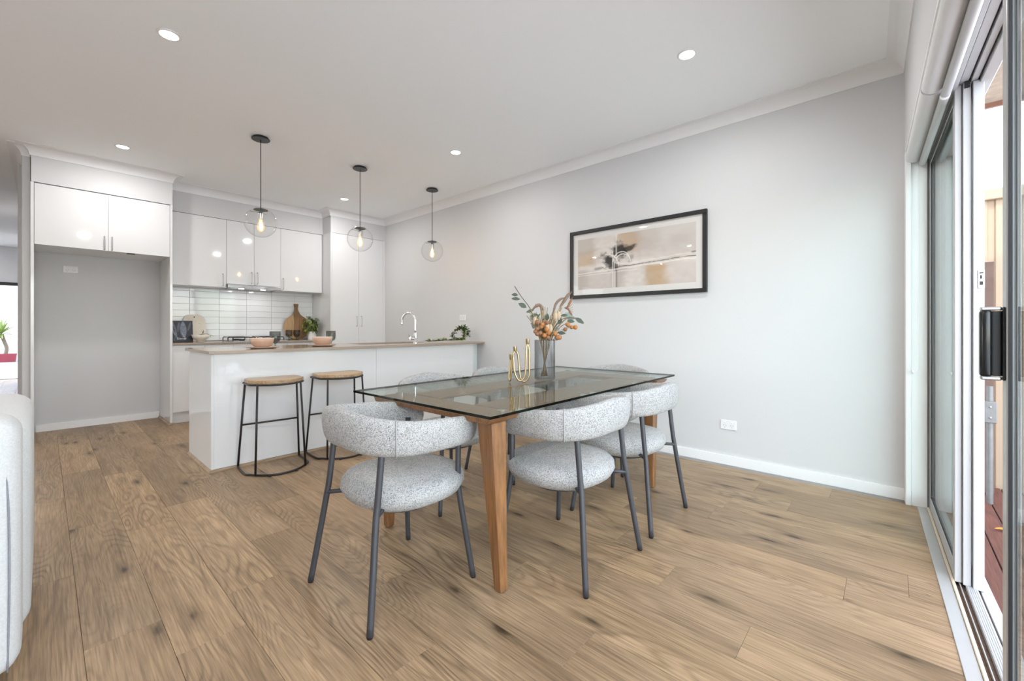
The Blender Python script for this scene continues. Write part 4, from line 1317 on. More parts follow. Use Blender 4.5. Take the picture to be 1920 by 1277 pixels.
# ================================================================ DINING CHAIRS
def make_chair():
    t = thing('dining_chair', 'x', 'chair', (0, 0, 0), 0, 'grey boucle dining chairs')
    # seat: domed pad, slightly wider in front
    bm = BM()
    prof = [(0.0, 0.352), (0.14, 0.354), (0.200, 0.366), (0.238, 0.388), (0.256, 0.420), (0.253, 0.449), (0.235, 0.468), (0.19, 0.481), (0.12, 0.487), (0.0, 0.489)]
    def mod(a, i):
        s, c = math.sin(a), math.cos(a)
        return 1.0 + 0.045 * (abs(math.sin(2 * a)) ** 1.5) + 0.02 * s
    lathe(bm, prof, 48, (0, 0.052, 0), mod)
    obj('seat', bm, M['boucle'], t, smooth=True)
    # wrap-round back
    NA, NS = 64, 24
    a0, a1 = math.radians(57), math.radians(-237)
    bm = BM()
    rings, seam_paths = [], {}
    def section(s):
        """s in 0..1 along the band -> centre, radial, half-thickness, half-height"""
        a = a0 + (a1 - a0) * s
        c, sn = math.cos(a), math.sin(a)
        rx = 0.272
        ry = 0.226 if sn < 0 else 0.335
        px = rx * math.copysign(abs(c) ** (0.80 if sn < 0 else 0.70), c)
        py = ry * math.copysign(abs(sn) ** 0.80, sn)
        back = max(0.0, -sn)
        e = abs(2 * s - 1)
        zc = 0.662 + 0.040 * (1 - e) ** 1.4 - 0.012 * max(0.0, (e - 0.6) / 0.4)
        hh_ = 0.058 + 0.022 * (1 - e) ** 1.2
        th = 0.034
        m_ = 1.0 - 0.0
        end = min(s, 1 - s) / 0.045
        k = math.sqrt(max(0.0, 1 - (1 - min(1, end)) ** 2)) if end < 1 else 1.0
        return Vector((px, py, zc)), Vector((c / rx, sn / ry, 0)).normalized(), th * (0.35 + 0.65 * k), hh_ * (0.18 + 0.82 * k)
    ss = []
    for i in range(NA + 1):
        ss.append(i / NA)
    ss = sorted(set(ss + [0.005, 0.010, 0.022, 0.034, 0.995, 0.990, 0.978, 0.966]))
    for s in ss:
        c, rd, th, hh_ = section(s)
        ring = []
        for k in range(NS):
            q = 2 * PI * k / NS
            ex = math.copysign(abs(math.cos(q)) ** 0.75, math.cos(q)) * th
            ez = math.copysign(abs(math.sin(q)) ** 0.85, math.sin(q)) * hh_
            lean = -0.10 * ez
            ring.append(bm.verts.new(c + rd * (ex - lean) + Vector((0, 0, ez))))
        rings.append(ring)
    for A_, B_ in zip(rings, rings[1:]):
        for k in range(NS):
            bm.faces.new((A_[k], A_[(k + 1) % NS], B_[(k + 1) % NS], B_[k]))
    bm.faces.new(rings[0]); bm.faces.new(list(reversed(rings[-1])))
    bk = obj('backrest', bm, M['boucle'], t, smooth=True)
    for s in (0.30, 0.70):
        c, rd, th, hh_ = section(s)
        bm = BM()
        pts = []
        for k in range(-9, 10):
            q = PI / 2 * k / 9
            ex = abs(math.cos(q)) ** 0.75 * th + 0.0005
            ez = math.copysign(abs(math.sin(q)) ** 0.85, math.sin(q)) * hh_
            pts.append(c + rd * (ex + 0.10 * ez) + Vector((0, 0, ez)))
        tube(bm, pts, 0.0032, 6)
        obj('seam', bm, M['seam'], bk, smooth=True)
    # legs: bent tubes with a bracket to the seat
    for sx in (-1, 1):
        for sy in (-1, 1):
            bm = BM()
            yt = 0.166 if sy < 0 else 0.210
            pts = smooth_path([(sx * 0.247, sy * 0.247, 0.006), (sx * 0.2245, sy * (0.2255 if sy > 0 else 0.222), 0.19), (sx * 0.202, sy * (0.205 if sy > 0 else 0.198), 0.375), (sx * 0.197, sy * (0.203 if sy > 0 else 0.186), 0.46), (sx * 0.193, sy * yt, 0.645)], 4)
            tube(bm, pts, 0.0125, 12)
            lg = obj('leg', bm, M['leg_metal'], t, smooth=True)
            bm = BM()
            tube(bm, [(sx * 0.199, sy * 0.199, 0.388), (sx * 0.14, sy * 0.14 + 0.012, 0.392)], 0.0095, 8)
            obj('bracket', bm, M['leg_metal'], lg, smooth=True)
            obj('foot', lathe(BM(), [(0.010, 0.0), (0.0115, 0.006), (0, 0.006)], 10, (sx * 0.2472, sy * 0.2472, 0)), M['black_rubber'], lg)
    bm = BM()
    lathe(bm, [(0.0, 0.342), (0.155, 0.342), (0.16, 0.346), (0.155, 0.354), (0, 0.354)], 32, (0, 0.05, 0))
    obj('seat_base', bm, M['leg_metal'], t)
    return t
ch0 = make_chair()
ch0.location = (-1.618, -2.652, 0)
ch0.rotation_euler = (0, 0, 0.0)
ch0['label'] = 'grey boucle chair at the near end of the table, its back to the sofa'
G = 'grey boucle dining chairs'
dup(ch0, (-1.172, -1.948, 0), PI / 2, 'grey boucle chair beside the front table leg, back to the doors', G)
dup(ch0, (-1.182, -1.300, 0), PI / 2, 'rightmost grey boucle chair, back to the doors, nearest the print wall', G)
dup(ch0, (-2.200, -1.880, 0), -PI / 2, 'grey boucle chair on the island side of the table, nearer the stools', G)
dup(ch0, (-2.210, -1.230, 0), -PI / 2, 'grey boucle chair on the island side, half hidden behind the brass candle holder', G)
dup(ch0, (-1.720, -0.575, 0), PI, 'grey boucle chair at the far end of the table below the framed print', G)

# ================================================================ BAR STOOLS
def make_stool():
    t = thing('bar_stool', 'x', 'stool', (0, 0, 0), 0, 'black wire stools at the island')
    def dshape(hwid, back, front, n=14, rc=0.05):
        """closed outline: straight side at x=back, bowed side at x=front; rounded corners"""
        pts = []
        for k in range(n + 1):
            s = -1 + 2 * k / n
            pts.append((front - (front - back) * 0.42 * abs(s) ** 2.2, s * hwid))
        pts += [(back + 0.05, hwid * 0.99), (back + 0.012, hwid * 0.95), (back, hwid * 0.86)]
        pts += [(back, -hwid * 0.86), (back + 0.012, -hwid * 0.95), (back + 0.05, -hwid * 0.99)]
        return pts
    poly = dshape(0.195, -0.165, 0.155)
    bm = BM()
    prism(bm, poly, 0.672, 0.700, 'Z', bev=0.005)
    obj('seat', bm, M['stool_wood'], t)
    bm = BM()
    tube(bm, smooth_path([(x * 0.985, y * 0.985, 0.664) for x, y in poly], 2, True), 0.0075, 8, closed=True)
    obj('seat_ring', bm, M['black'], t, smooth=True)
    base = dshape(0.222, -0.205, 0.215)
    bm = BM()
    # base hoop is open along the straight side
    hoop = base[-2:] + base[:17]
    hoop = [(-0.20, -0.222)] + [p for p in base[:15]] + [(-0.20, 0.222)]
    tube(bm, smooth_path([(x, y, 0.0085) for x, y in hoop], 3), 0.0078, 8)
    obj('base_hoop', bm, M['black'], t, smooth=True)
    for (tx, ty, bx, by) in ((-0.135, -0.186, -0.195, -0.222), (-0.135, 0.186, -0.195, 0.222), (0.098, -0.150, 0.145, -0.172), (0.098, 0.150, 0.145, 0.172)):
        bm = BM()
        tube(bm, [(tx, ty, 0.664), (bx, by, 0.010)], 0.0078, 8)
        obj('leg', bm, M['black'], t, smooth=True)
    bm = BM()
    f = 0.33 / 0.664
    tube(bm, [(-0.195 + 0.06 * f, -0.222 + 0.036 * f, 0.335), (-0.195 + 0.06 * f, 0.222 - 0.036 * f, 0.335)], 0.0072, 8)
    obj('footrest', bm, M['black'], t, smooth=True)
    for x, y in ((0.205, -0.09), (0.205, 0.09)):
        obj('glide', lathe(BM(), [(0.009, 0.0), (0.010, 0.006), (0, 0.008)], 10, (x, y, 0)), M['black_rubber'], t)
    return t
s0 = make_stool()
s0.location = (-3.595, -2.448, 0)
s0.rotation_euler = (0, 0, -0.09)
s0['label'] = 'black wire bar stool with a timber seat at the open end of the island'
dup(s0, (-3.600, -1.925, 0), -0.05, 'black wire bar stool with a timber seat, partly behind the near dining chair', 'black wire stools at the island')

# ================================================================ ON THE TABLE
TZ = 0.7502
vz = thing('vase', 'ribbed smoky grey glass vase on the table', 'vase', (-1.703, -1.458, TZ))
bm = BM()
def rib(a, i):
    return 1.0 + 0.026 * math.cos(a * 26)
prof = [(0.0, 0.004), (0.055, 0.004), (0.063, 0.008), (0.066, 0.02), (0.066, 0.262), (0.0668, 0.266), (0.064, 0.266), (0.063, 0.262), (0.063, 0.022), (0.058, 0.014), (0.0, 0.013)]
lathe(bm, prof, 180, (0, 0, 0), rib)
obj('body', bm, M['vase'], vz, autosmooth=50)

fa = thing('dried_bouquet', 'dried bouquet with orange berries, grey-green leaves and plumes in the smoky vase', 'flower arrangement', (-1.703, -1.458, TZ))
# picture-plane axes at the vase: right (r) and towards the camera (t)
RX, RY = math.cos(YAW), math.sin(YAW)
TX, TY = math.sin(YAW), -math.cos(YAW)
def B(r, z, t=0.0):
    return (r * RX + t * TX, r * RY + t * TY, z)
SC = 2.735 / 791.2           # metres per pixel at the vase
def Q(px, py, t=0.0):
    return B((px - 1021) * SC, (713 - py) * SC + 0.0, t)
def fstem(pts, r=0.0022, mat='stem', name='stem'):
    return obj(name, tube(BM(), smooth_path(pts, 4), r, 6), M[mat], fa, smooth=True)
base = lambda dx=0.0, t=0.0: B(dx, 0.03, t)
mouth = lambda dx=0.0, t=0.0: B(dx, 0.262, t)
# eucalyptus branch to the upper left
es = fstem([base(0.01), mouth(-0.02, 0.01), Q(998, 590), Q(990, 572, 0.02), Q(977, 555, 0.02), Q(963, 534, 0.02)], 0.0026)
bm = BM()
for px, py, dpx, dpy, ln, w in ((970, 551, -1, -0.08, 0.045, 0.024), (974, 559, -1, -0.10, 0.06, 0.024), (986, 575, -0.9, -0.5, 0.062, 0.034), (1000, 579, -1, 0.30, 0.055, 0.022), (1008, 588, -1, 0.15, 0.050, 0.024)):
    q0 = Vector(Q(px, py, 0.02))
    obj('leaf', leaf(BM(), q0, Vector(B(dpx, -dpy, 0.15)), ln, w, up=Vector((TX, TY, 0.2)), curl=0.1), M['leaf_grey'], es, smooth=True)
# eucalyptus to the right
er = fstem([base(-0.01), mouth(0.02, 0.01), Q(1050, 600, 0.02), Q(1068, 594, 0.03), Q(1085, 597, 0.03), Q(1094, 603, 0.03)], 0.0024)
for px, py, t_, dx, dz, dt, ln, w in ((1077, 594, 0.03, 1, -0.65, 0.1, 0.072, 0.032), (1062, 600, 0.03, 1, -0.1, 0.2, 0.052, 0.026), (1050, 590, 0.02, 1, 0.1, 0.2, 0.05, 0.018),
                                  (1046, 606, 0.03, 0.4, 0.9, 0.2, 0.045, 0.03), (1044, 622, 0.04, 1, -0.1, 0.3, 0.055, 0.026), (1024, 600, 0.03, 0.1, 1, 0.2, 0.05, 0.03)):
    obj('leaf', leaf(BM(), Q(px, py, t_), B(dx, dz, dt), ln, w, up=Vector((TX, TY, 0.2)), curl=0.05), M['leaf_grey'], er, smooth=True)
for px, py, dx, dz, ln in ((1004, 596, -0.3, -1, 0.07), (1056, 592, 1, 0.5, 0.06), (1062, 596, 1, 0.15, 0.06), (1002, 600, -0.6, 0.6, 0.05)):
    obj('pale_leaf', leaf(BM(), Q(px, py, 0.01), B(dx, dz, 0.1), ln, ln * 0.62, up=Vector((TX, TY, 0.2))), M['leaf_pale'], er, smooth=True)
# straw stems fanning out of the mouth
rs = random.Random(11)
for k in range(44):
    tx_ = -0.12 + 0.27 * k / 43 + rs.uniform(-0.015, 0.015)
    top = 0.40 + 0.12 * rs.random() - abs(tx_ - 0.05) * 0.25
    tt = rs.uniform(-0.06, 0.06)
    fstem([base(-tx_ * 0.15, tt * 0.2), mouth(tx_ * 0.28, tt * 0.5), B(tx_ * 0.62, (0.262 + top) / 2 + 0.02, tt * 0.8), B(tx_, top, tt)], 0.0023, 'straw', 'straw_stem')
# plumes
def plume(pts, r, name='plume', mat='plume'):
    p = smooth_path(pts, 5)
    rads = [max(0.0015, r * math.sin(PI * min(1, 0.12 + 0.85 * i / (len(p) - 1)))) for i in range(len(p))]
    bm = BM()
    tube(bm, p, rads, 8)
    rr = random.Random(len(p) + int(r * 1e4))
    for i in range(0, len(p)):
        for q in range(5):
            d = Vector((rr.uniform(-1, 1), rr.uniform(-1, 1), rr.uniform(-0.2, 1)))
            leaf(bm, p[i], d, r * rr.uniform(1.3, 2.2), r * 0.25, curl=0.3)
    obj(name, bm, M[mat], fa, smooth=True)
plume([Q(1036, 590), Q(1042, 568), Q(1052, 558), Q(1062, 556)], 0.009)
fstem([mouth(0.01), Q(1033, 605), Q(1036, 590)], 0.0016, 'straw', 'straw_stem')
plume([Q(1050, 574), Q(1058, 562), Q(1066, 550), Q(1072, 546)], 0.011)
fstem([mouth(0.015), Q(1040, 592), Q(1050, 574)], 0.0018, 'straw', 'straw_stem')
plume([Q(1062, 578, 0.02), Q(1068, 566, 0.02), Q(1073, 556, 0.02)], 0.008, mat='berry_pale')
plume([Q(1018, 580), Q(1012, 570), Q(1004, 572), Q(997, 580)], 0.011)
fstem([mouth(-0.008), Q(1016, 600), Q(1018, 580)], 0.0018, 'straw', 'straw_stem')
plume([Q(1064, 575, 0.01), Q(1070, 585, 0.01), Q(1073, 590, 0.01)], 0.006, mat='berry_pale')
# red-tipped sprigs at right
for k in range(5):
    fstem([Q(1058, 575), Q(1066 + k * 1.5, 570 + k * 3), Q(1073 + k * 0.6, 563 + k * 5)], 0.0013, 'berry_pale', 'sprig')
# cream pods
for px, py, ln in ((1025, 612, 0.06), (1031, 614, 0.055), (1040, 592, 0.06), (1046, 590, 0.055), (1001, 600, 0.05)):
    bm = BM()
    ball(bm, Q(px, py, 0.045), ln * 0.34, 12, 8, (0.8, 0.8, 1.6))
    obj('pod', bm, M['petal'], fa, smooth=True)
# berries
berries = [(1006, 603, 5.0, 0), (1015, 607, 4.8, 1), (1023, 616, 5.0, 1), (1030, 619, 0, 0), (1005, 615, 4.2, 0), (1002, 620, 4.0, 0), (1006, 624, 4.8, 0), (1011, 623, 4.6, 0), (1019, 627, 4.8, 1), (1027, 623, 4.2, 1), (1026, 631, 4.0, 0), (1039, 624, 4.8, 1), (1043, 632, 4.6, 0), (1047, 631, 4.8, 1), (1063, 607, 4.6, 1), (1070, 612, 3.8, 1), (1077, 612, 4.4, 1), (1058, 616, 4.0, 0), (1024, 603, 4.4, 0), (1013, 611, 4.0, 1)]
for px, py, r, o in berries:
    if r <= 0:
        continue
    bm = BM()
    ball(bm, Q(px, py, 0.055), r * SC, 14, 10)
    bo = obj('berry', bm, M['berry'] if o else M['berry_pale'], fa, smooth=True)
    obj('stalk', tube(BM(), smooth_path([mouth((px - 1021) * SC * 0.4, 0.02), Q(1021 + (px - 1021) * 0.7, py + 3, 0.04), Q(px, py, 0.052)], 3), 0.0012, 5), M['stem'], bo, smooth=True)
for k in range(16):
    bm = BM()
    leaf(bm, Q(1021 + rs.uniform(-16, 20), rs.uniform(596, 628), rs.uniform(-0.03, 0.04)), B(rs.uniform(-1, 1), rs.uniform(-0.3, 1), rs.uniform(-0.5, 0.8)), rs.uniform(0.035, 0.06), 0.02)
    obj('leaf', bm, M['leaf_dark'], fa, smooth=True)

# brass candle holder: two bent rods with socket cups
cn = thing('candle_holder', 'brass wavy candle holder with three sockets on the table', 'candle holder', (-1.760, -1.655, TZ))
SC2 = 2.43 / 791.2
def K(px, py, t=0.0):
    return B((px - 975) * SC2, (716.5 - py) * SC2 + 0.0055, t)
bm = BM()
p1 = [K(959, 668, -0.012), K(957, 690, -0.008), K(955, 708, -0.004), K(956.5, 715, 0.0), K(959, 709, 0.004), K(960.5, 690, 0.006), K(963, 668, 0.006), K(966, 655, 0.004), K(971, 655, 0.0), K(974, 664, -0.002), K(976, 684, 0.0), K(978, 704, 0.004), K(983, 715, 0.006), K(990, 715, 0.006), K(996, 704, 0.005), K(997, 680, 0.003), K(997, 655, 0.0), K(994, 638, 0.0)]
tube(bm, smooth_path(p1, 6), 0.0062, 10)
obj('rod', bm, M['brass'], cn, smooth=True)
bm = BM()
p2 = [K(963, 660, 0.012), K(965, 676, 0.016), K(966, 692, 0.020), K(970, 706, 0.022), K(977, 714, 0.022), K(985, 709, 0.020), K(989, 694, 0.018), K(990, 670, 0.012), K(991, 650, 0.006), K(993, 636, 0.0)]
tube(bm, smooth_path(p2, 6), 0.0060, 10)
obj('rod', bm, M['brass'], cn, smooth=True)
for px, py, hgt in ((959.5, 672, 0.036), (967.5, 656, 0.036), (993.5, 640, 0.036)):
    c = K(px, py)
    bm = BM()
    lathe(bm, [(0.0, 0.0), (0.009, 0.001), (0.0115, 0.010), (0.0125, hgt), (0.0105, hgt), (0.0095, 0.012), (0.0, 0.012)], 20, c)
    obj('socket_cup', bm, M['brass'], cn, autosmooth=40)

# ================================================================ ON THE ISLAND
IZ = 0.9202
def bowl(x, y, label, plabel):
    p = tag(obj('plate', lathe(BM(), [(0, 0.003), (0.075, 0.003), (0.08, 0.0), (0.085, 0.003), (0.126, 0.014), (0.127, 0.017), (0.122, 0.018), (0.085, 0.009), (0, 0.008)], 40), M['plate_pink'], smooth=True, loc=(x, y, IZ)), plabel, 'plate', 'pink plates on the island')
    t = thing('bowl', label, 'bowl', (x, y, IZ + 0.0100), 0, 'peach bowls on the island')
    obj('body', lathe(BM(), [(0, 0.004), (0.045, 0.0), (0.058, 0.004), (0.072, 0.020), (0.084, 0.048), (0.089, 0.074), (0.086, 0.074), (0.080, 0.046), (0.066, 0.020), (0.05, 0.010), (0, 0.009)], 40), M['bowl_pink'], t, smooth=True)
    obj('rim', lathe(BM(), [(0.0885, 0.0735), (0.0895, 0.0765), (0.0875, 0.0785), (0.0855, 0.0765), (0.0862, 0.0735)], 40), M['bowl_rim'], t, smooth=True)
bowl(-3.955, -2.435, 'peach ceramic bowl on a pink plate nearer the end of the island', 'dusty pink plate under the bowl nearer the end of the island')
bowl(-4.010, -1.905, 'peach ceramic bowl on a pink plate nearer the sink', 'dusty pink plate under the bowl nearer the sink')
def goblet(x, y, z, s, label, group):
    prof = [(0, 0.0), (0.034, 0.0), (0.034, 0.003), (0.012, 0.008), (0.007, 0.016), (0.007, 0.032), (0.014, 0.038), (0.034, 0.050), (0.043, 0.066), (0.045, 0.085), (0.045, 0.142), (0.043, 0.142), (0.043, 0.085), (0.040, 0.068), (0.030, 0.053), (0.0, 0.044)]
    return tag(obj('goblet', lathe(BM(), [(r * s, h * s) for r, h in prof], 32, (0, 0, 0)), M['smoke'], smooth=True, loc=(x, y, z)), label, 'goblet', group)
goblet(-4.16, -2.265, IZ, 1.0, 'smoky glass goblet behind the bowl nearer the island end', 'smoky goblets on the island')
goblet(-4.20, -1.735, IZ, 1.0, 'smoky glass goblet behind the bowl nearer the sink', 'smoky goblets on the island')
goblet(-6.42, -1.320, 0.9182, 1.0, 'left of two smoky goblets in front of the round wooden board', 'smoky goblets on the back worktop')
goblet(-6.42, -1.215, 0.9182, 1.0, 'right of two smoky goblets in front of the round wooden board', 'smoky goblets on the back worktop')
# trailing vine
vn = thing('trailing_vine', 'green trailing leaf garland lying on the island by the wall', 'plant', (-3.99, -0.15, IZ))
paths = [[(0.0, 0.0, 0.02), (0.02, -0.12, 0.018), (-0.02, -0.28, 0.02), (0.02, -0.42, 0.018), (0.0, -0.55, 0.014)],
         [(0.0, 0.0, 0.02), (0.0, -0.16, 0.04), (-0.01, -0.15, 0.10), (0.0, -0.10, 0.155), (0.0, -0.05, 0.175), (0.0, -0.02, 0.165)],
         [(0.0, -0.03, 0.01), (0.0, 0.005, 0.08), (-0.01, 0.015, 0.15), (0.0, 0.02, 0.19)],
         [(0.0, 0.01, 0.15), (0.01, 0.04, 0.15), (0.01, 0.065, 0.11), (0.0, 0.075, 0.07)],
         [(0.0, 0.01, 0.17), (0.02, -0.02, 0.12), (0.02, -0.02, 0.05), (0.0, -0.05, 0.02)]]
rv = random.Random(5)
for pi_, p in enumerate(paths):
    sp_ = smooth_path(p, 7)
    so = obj('stem', tube(BM(), sp_, 0.002, 6), M['stem'], vn, smooth=True)
    bm = BM()
    for q in sp_:
        for k in range(4 if pi_ == 0 else 3):
            d = Vector((rv.uniform(-1, 1), rv.uniform(-1, 1), rv.uniform(-0.3, 0.7)))
            if q.z < 0.03:
                d.z = abs(d.z) * 0.9 + 0.1
            leaf(bm, q, d, rv.uniform(0.034, 0.055), rv.uniform(0.018, 0.027), curl=0.2)
    fo = obj('foliage', bm, M['leaf'] if pi_ % 2 == 0 else M['leaf_dark'], so, smooth=True)
    fo['kind'] = 'stuff'

# ================================================================ ON THE BACK WORKTOP
BZ = 0.9182
# cookbook leaning on the tiles
bk = thing('cookbook', 'black covered cookbook with grey feathery leaves leaning on the tiles', 'book', (-6.44, -2.55, BZ), PI / 2)
bk.rotation_euler = (0, 0, PI / 2)
BW, BH = 0.235, 0.262
def cover(u, v):
    c = lin((30, 32, 42))
    def frond(c, ax, ay, bx, by, w, k):
        dx, dy = bx - ax, by - ay
        L2 = dx * dx + dy * dy
        t = ((u - ax) * dx + (v - ay) * dy) / L2
        if t < 0 or t > 1:
            return c
        d = ((u - ax) * dy - (v - ay) * dx) / math.sqrt(L2)
        ww = w * math.sin(PI * min(1, 0.08 + t * 0.92)) ** 0.7
        m_ = 1 - sstep(0.6 * ww, ww, abs(d))
        tex = 0.45 + 0.55 * math.sin(60 * t + 55 * abs(d)) ** 2
        n_ = fbm(u * 18, v * 18, 3)
        return lerp3(c, lin((150, 156, 176)), m_ * tex * k * (0.4 + 0.9 * n_))
    c = frond(c, 0.62, 0.22, 0.58, 0.98, 0.17, 0.9)
    c = frond(c, 0.70, 0.10, 0.55, 0.45, 0.05, 0.7)
    c = frond(c, 0.12, 0.45, 0.20, 0.96, 0.055, 0.85)
    c = frond(c, 0.30, 0.22, 0.10, 0.70, 0.045, 0.8)
    c = frond(c, 0.34, 0.18, 0.22, 0.85, 0.04, 0.6)
    c = frond(c, 0.36, 0.48, 0.44, 0.95, 0.07, 0.45)
    c = frond(c, 0.80, 0.52, 0.92, 0.95, 0.06, 0.45)
    c = frond(c, 0.20, 0.05, 0.26, 0.25, 0.035, 0.35)
    return c
tilt = math.radians(9)
bkb = obj('pages', box(BM(), -BW / 2 + 0.004, BW / 2 - 0.004, -0.010, 0.010, 0.004, BH - 0.004), M['paper'], bk, rot=(-tilt, 0, 0))
obj('back_cover', box(BM(), -BW / 2, BW / 2, 0.0102, 0.013, 0.0, BH), M['black'], bk, rot=(-tilt, 0, 0))
obj('spine', box(BM(), -BW / 2 - 0.001, -BW / 2 + 0.002, -0.0125, 0.013, 0.0, BH), M['black'], bk, rot=(-tilt, 0, 0))
fcv = obj('front_cover', box(BM(), -BW / 2, BW / 2, -0.0128, -0.0102, 0.0, BH), M['black'], bk, rot=(-tilt, 0, 0))
print_mesh('cover_print', 60, 66, BW - 0.002, BH - 0.002, cover, M['cover'], fcv, (0, -0.0132, BH / 2))
def text_mesh(name, body, size, mat, parent, loc, rot):
    cu = bpy.data.curves.new('t', 'FONT')
    cu.body = body
    cu.size = size
    cu.extrude = 0.0003
    cu.align_x = 'CENTER'
    cu.resolution_u = 2
    to = bpy.data.objects.new('t', cu)
    COL.objects.link(to)
    dg = bpy.context.evaluated_depsgraph_get()
    me = bpy.data.meshes.new_from_object(to.evaluated_get(dg))
    bpy.data.objects.remove(to)
    me.materials.append(mat)
    o = bpy.data.objects.new(name, me)
    COL.objects.link(o)
    o.parent = parent
    o.location = loc
    o.rotation_euler = rot
    return o
text_mesh('title', 'Dinner', 0.034, M['letter'], fcv, (0.005, -0.0140, 0.030), (PI / 2, 0, 0))

# arched terrazzo board
sb = thing('serving_board', 'cream speckled stone serving board with a hanging hole, behind the cookbook', 'serving board', (-6.585, -2.385, BZ), PI / 2)
bm = BM()
poly = []
w2, hh_ = 0.118, 0.345
r_ = 0.085
for k in range(9):
    a = PI / 2 * k / 8
    poly.append((w2 - r_ + r_ * math.cos(a), hh_ - r_ + r_ * math.sin(a)))
for k in range(9):
    a = PI / 2 + PI / 2 * k / 8
    poly.append((-w2 + r_ + r_ * math.cos(a), hh_ - r_ + r_ * math.sin(a)))
for k in range(5):
    a = PI + PI / 2 * k / 4
    poly.append((-w2 + 0.03 + 0.03 * math.cos(a), 0.03 + 0.03 * math.sin(a)))
for k in range(5):
    a = 1.5 * PI + PI / 2 * k / 4
    poly.append((w2 - 0.03 + 0.03 * math.cos(a), 0.03 + 0.03 * math.sin(a)))
prism(bm, poly, -0.006, 0.006, 'Y', bev=0.002)
obj('slab', bm, M['terrazzo'], sb, rot=(-0.12, 0, 0))
bm = BM()
bmesh.ops.create_cone(bm, cap_ends=True, segments=14, radius1=0.008, radius2=0.008, depth=0.0026, matrix=Matrix.Translation((0, -0.0062, 0.312)) @ Matrix.Rotation(PI / 2, 4, 'X'))
obj('hanging_hole', bm, M['leg_metal'], sb, rot=(-0.12, 0, 0))

# bowl with a leafy fruit
db = thing('footed_bowl', 'cream scalloped footed bowl with a dark leaf in it', 'bowl', (-6.335, -2.375, BZ))
def scal(a, i):
    return 1.0 + (0.03 * math.cos(a * 11) if i in (4, 5, 6) else 0.0)
lathe_b = lathe(BM(), [(0, 0.0), (0.042, 0.0), (0.038, 0.010), (0.045, 0.018), (0.082, 0.052), (0.092, 0.088), (0.088, 0.088), (0.075, 0.052), (0.045, 0.028), (0, 0.024)], 44, (0, 0, 0), scal)
obj('body', lathe_b, M['cream'], db, smooth=True)
lf = thing('leaf_sprig', 'dark green leaf sprig resting in the cream bowl', 'leaf', (-6.325, -2.36, BZ + 0.075))
so = obj('stem', tube(BM(), smooth_path([(0, -0.05, 0.0), (0.0, 0.02, 0.03), (0.0, 0.07, 0.012), (0.0, 0.085, -0.02)], 4), 0.0022, 6), M['stem'], lf, smooth=True)
bm = BM()
leaf(bm, (0.0, -0.06, 0.005), (0.2, 1, 0.18), 0.10, 0.045)
leaf(bm, (0.0, 0.005, 0.02), (0.1, 0.03, 1), 0.05, 0.014)
leaf(bm, (0.0, 0.06, 0.012), (0.1, 1, -0.12), 0.06, 0.014)
obj('leaf_blade', bm, M['leaf_dark'], lf, smooth=True)

# round wooden board with handle
rb = thing('cutting_board', 'round two-tone wooden board with a long handle leaning on the tiles', 'cutting board', (-6.560, -1.150, BZ), PI / 2)
R_ = 0.182
poly_all = []
top_z = 0.530
for k in range(49):
    a = math.radians(62) - math.radians(304) * k / 48
    poly_all.append((R_ * math.cos(a), 0.183 + R_ * math.sin(a)))
neck = [(-0.058, 0.366), (-0.040, 0.395), (-0.026, 0.430), (-0.022, 0.462), (-0.026, 0.495), (-0.033, top_z - 0.004), (-0.024, top_z), (0.024, top_z), (0.033, top_z - 0.004), (0.026, 0.495), (0.022, 0.462), (0.026, 0.430), (0.040, 0.395), (0.058, 0.366)]
poly_all += neck
def clip_half(poly, x0, keep_left):
    out = []
    n = len(poly)
    for i in range(n):
        a, b = poly[i], poly[(i + 1) % n]
        ia = (a[0] <= x0) == keep_left
        ib = (b[0] <= x0) == keep_left
        if ia:
            out.append(a)
        if ia != ib:
            t = (x0 - a[0]) / (b[0] - a[0])
            out.append((x0, a[1] + (b[1] - a[1]) * t))
    return out
xs_ = -0.045
bm = BM(); prism(bm, clip_half(poly_all, xs_, True), -0.009, 0.009, 'Y')
obj('light_stave', bm, M['acacia'], rb, rot=(-0.10, 0, 0))
bm = BM(); prism(bm, clip_half(poly_all, xs_, False), -0.009, 0.009, 'Y')
obj('dark_stave', bm, M['acacia_dark'], rb, rot=(-0.10, 0, 0))

# potted plant
pp = thing('potted_plant', 'bushy green plant in a white pot in the worktop corner', 'plant', (-6.41, -1.000, BZ))
obj('pot', lathe(BM(), [(0, 0.0), (0.052, 0.0), (0.056, 0.004), (0.064, 0.105), (0.066, 0.118), (0.061, 0.118), (0.058, 0.100), (0, 0.095)], 32), M['pot_white'], pp, autosmooth=40)
rp = random.Random(21)
for k in range(26):
    a = rp.uniform(0, 2 * PI)
    rad = rp.uniform(0.03, 0.13)
    hgt = rp.uniform(0.17, 0.37) - rad * 0.35
    ex, ey = rad * math.cos(a), rad * math.sin(a)
    ey = min(ey, 0.025)
    ex = max(ex, -0.06)
    p = smooth_path([(0.02 * math.cos(a), 0.02 * math.sin(a), 0.09), (ex * 0.5, ey * 0.5, hgt * 0.8), (ex, ey, hgt)], 4)
    so = obj('stem', tube(BM(), p, 0.002, 5), M['stem'], pp, smooth=True)
    bm = BM()
    for q in p[3:]:
        for j in range(2):
            d = Vector((math.cos(a) + rp.uniform(-1, 1), math.sin(a) * 0.6 + rp.uniform(-1, 0.7), rp.uniform(-0.7, 0.6)))
            if q.y > -0.01:
                d.y = min(d.y, 0.5)
            if q.x < -0.03:
                d.x = max(d.x, -0.3)
            leaf(bm, q, d, rp.uniform(0.045, 0.075), rp.uniform(0.017, 0.026), curl=0.35)
    obj('leaf', bm, M['leaf'] if k % 3 else M['leaf_dark'], so, smooth=True)

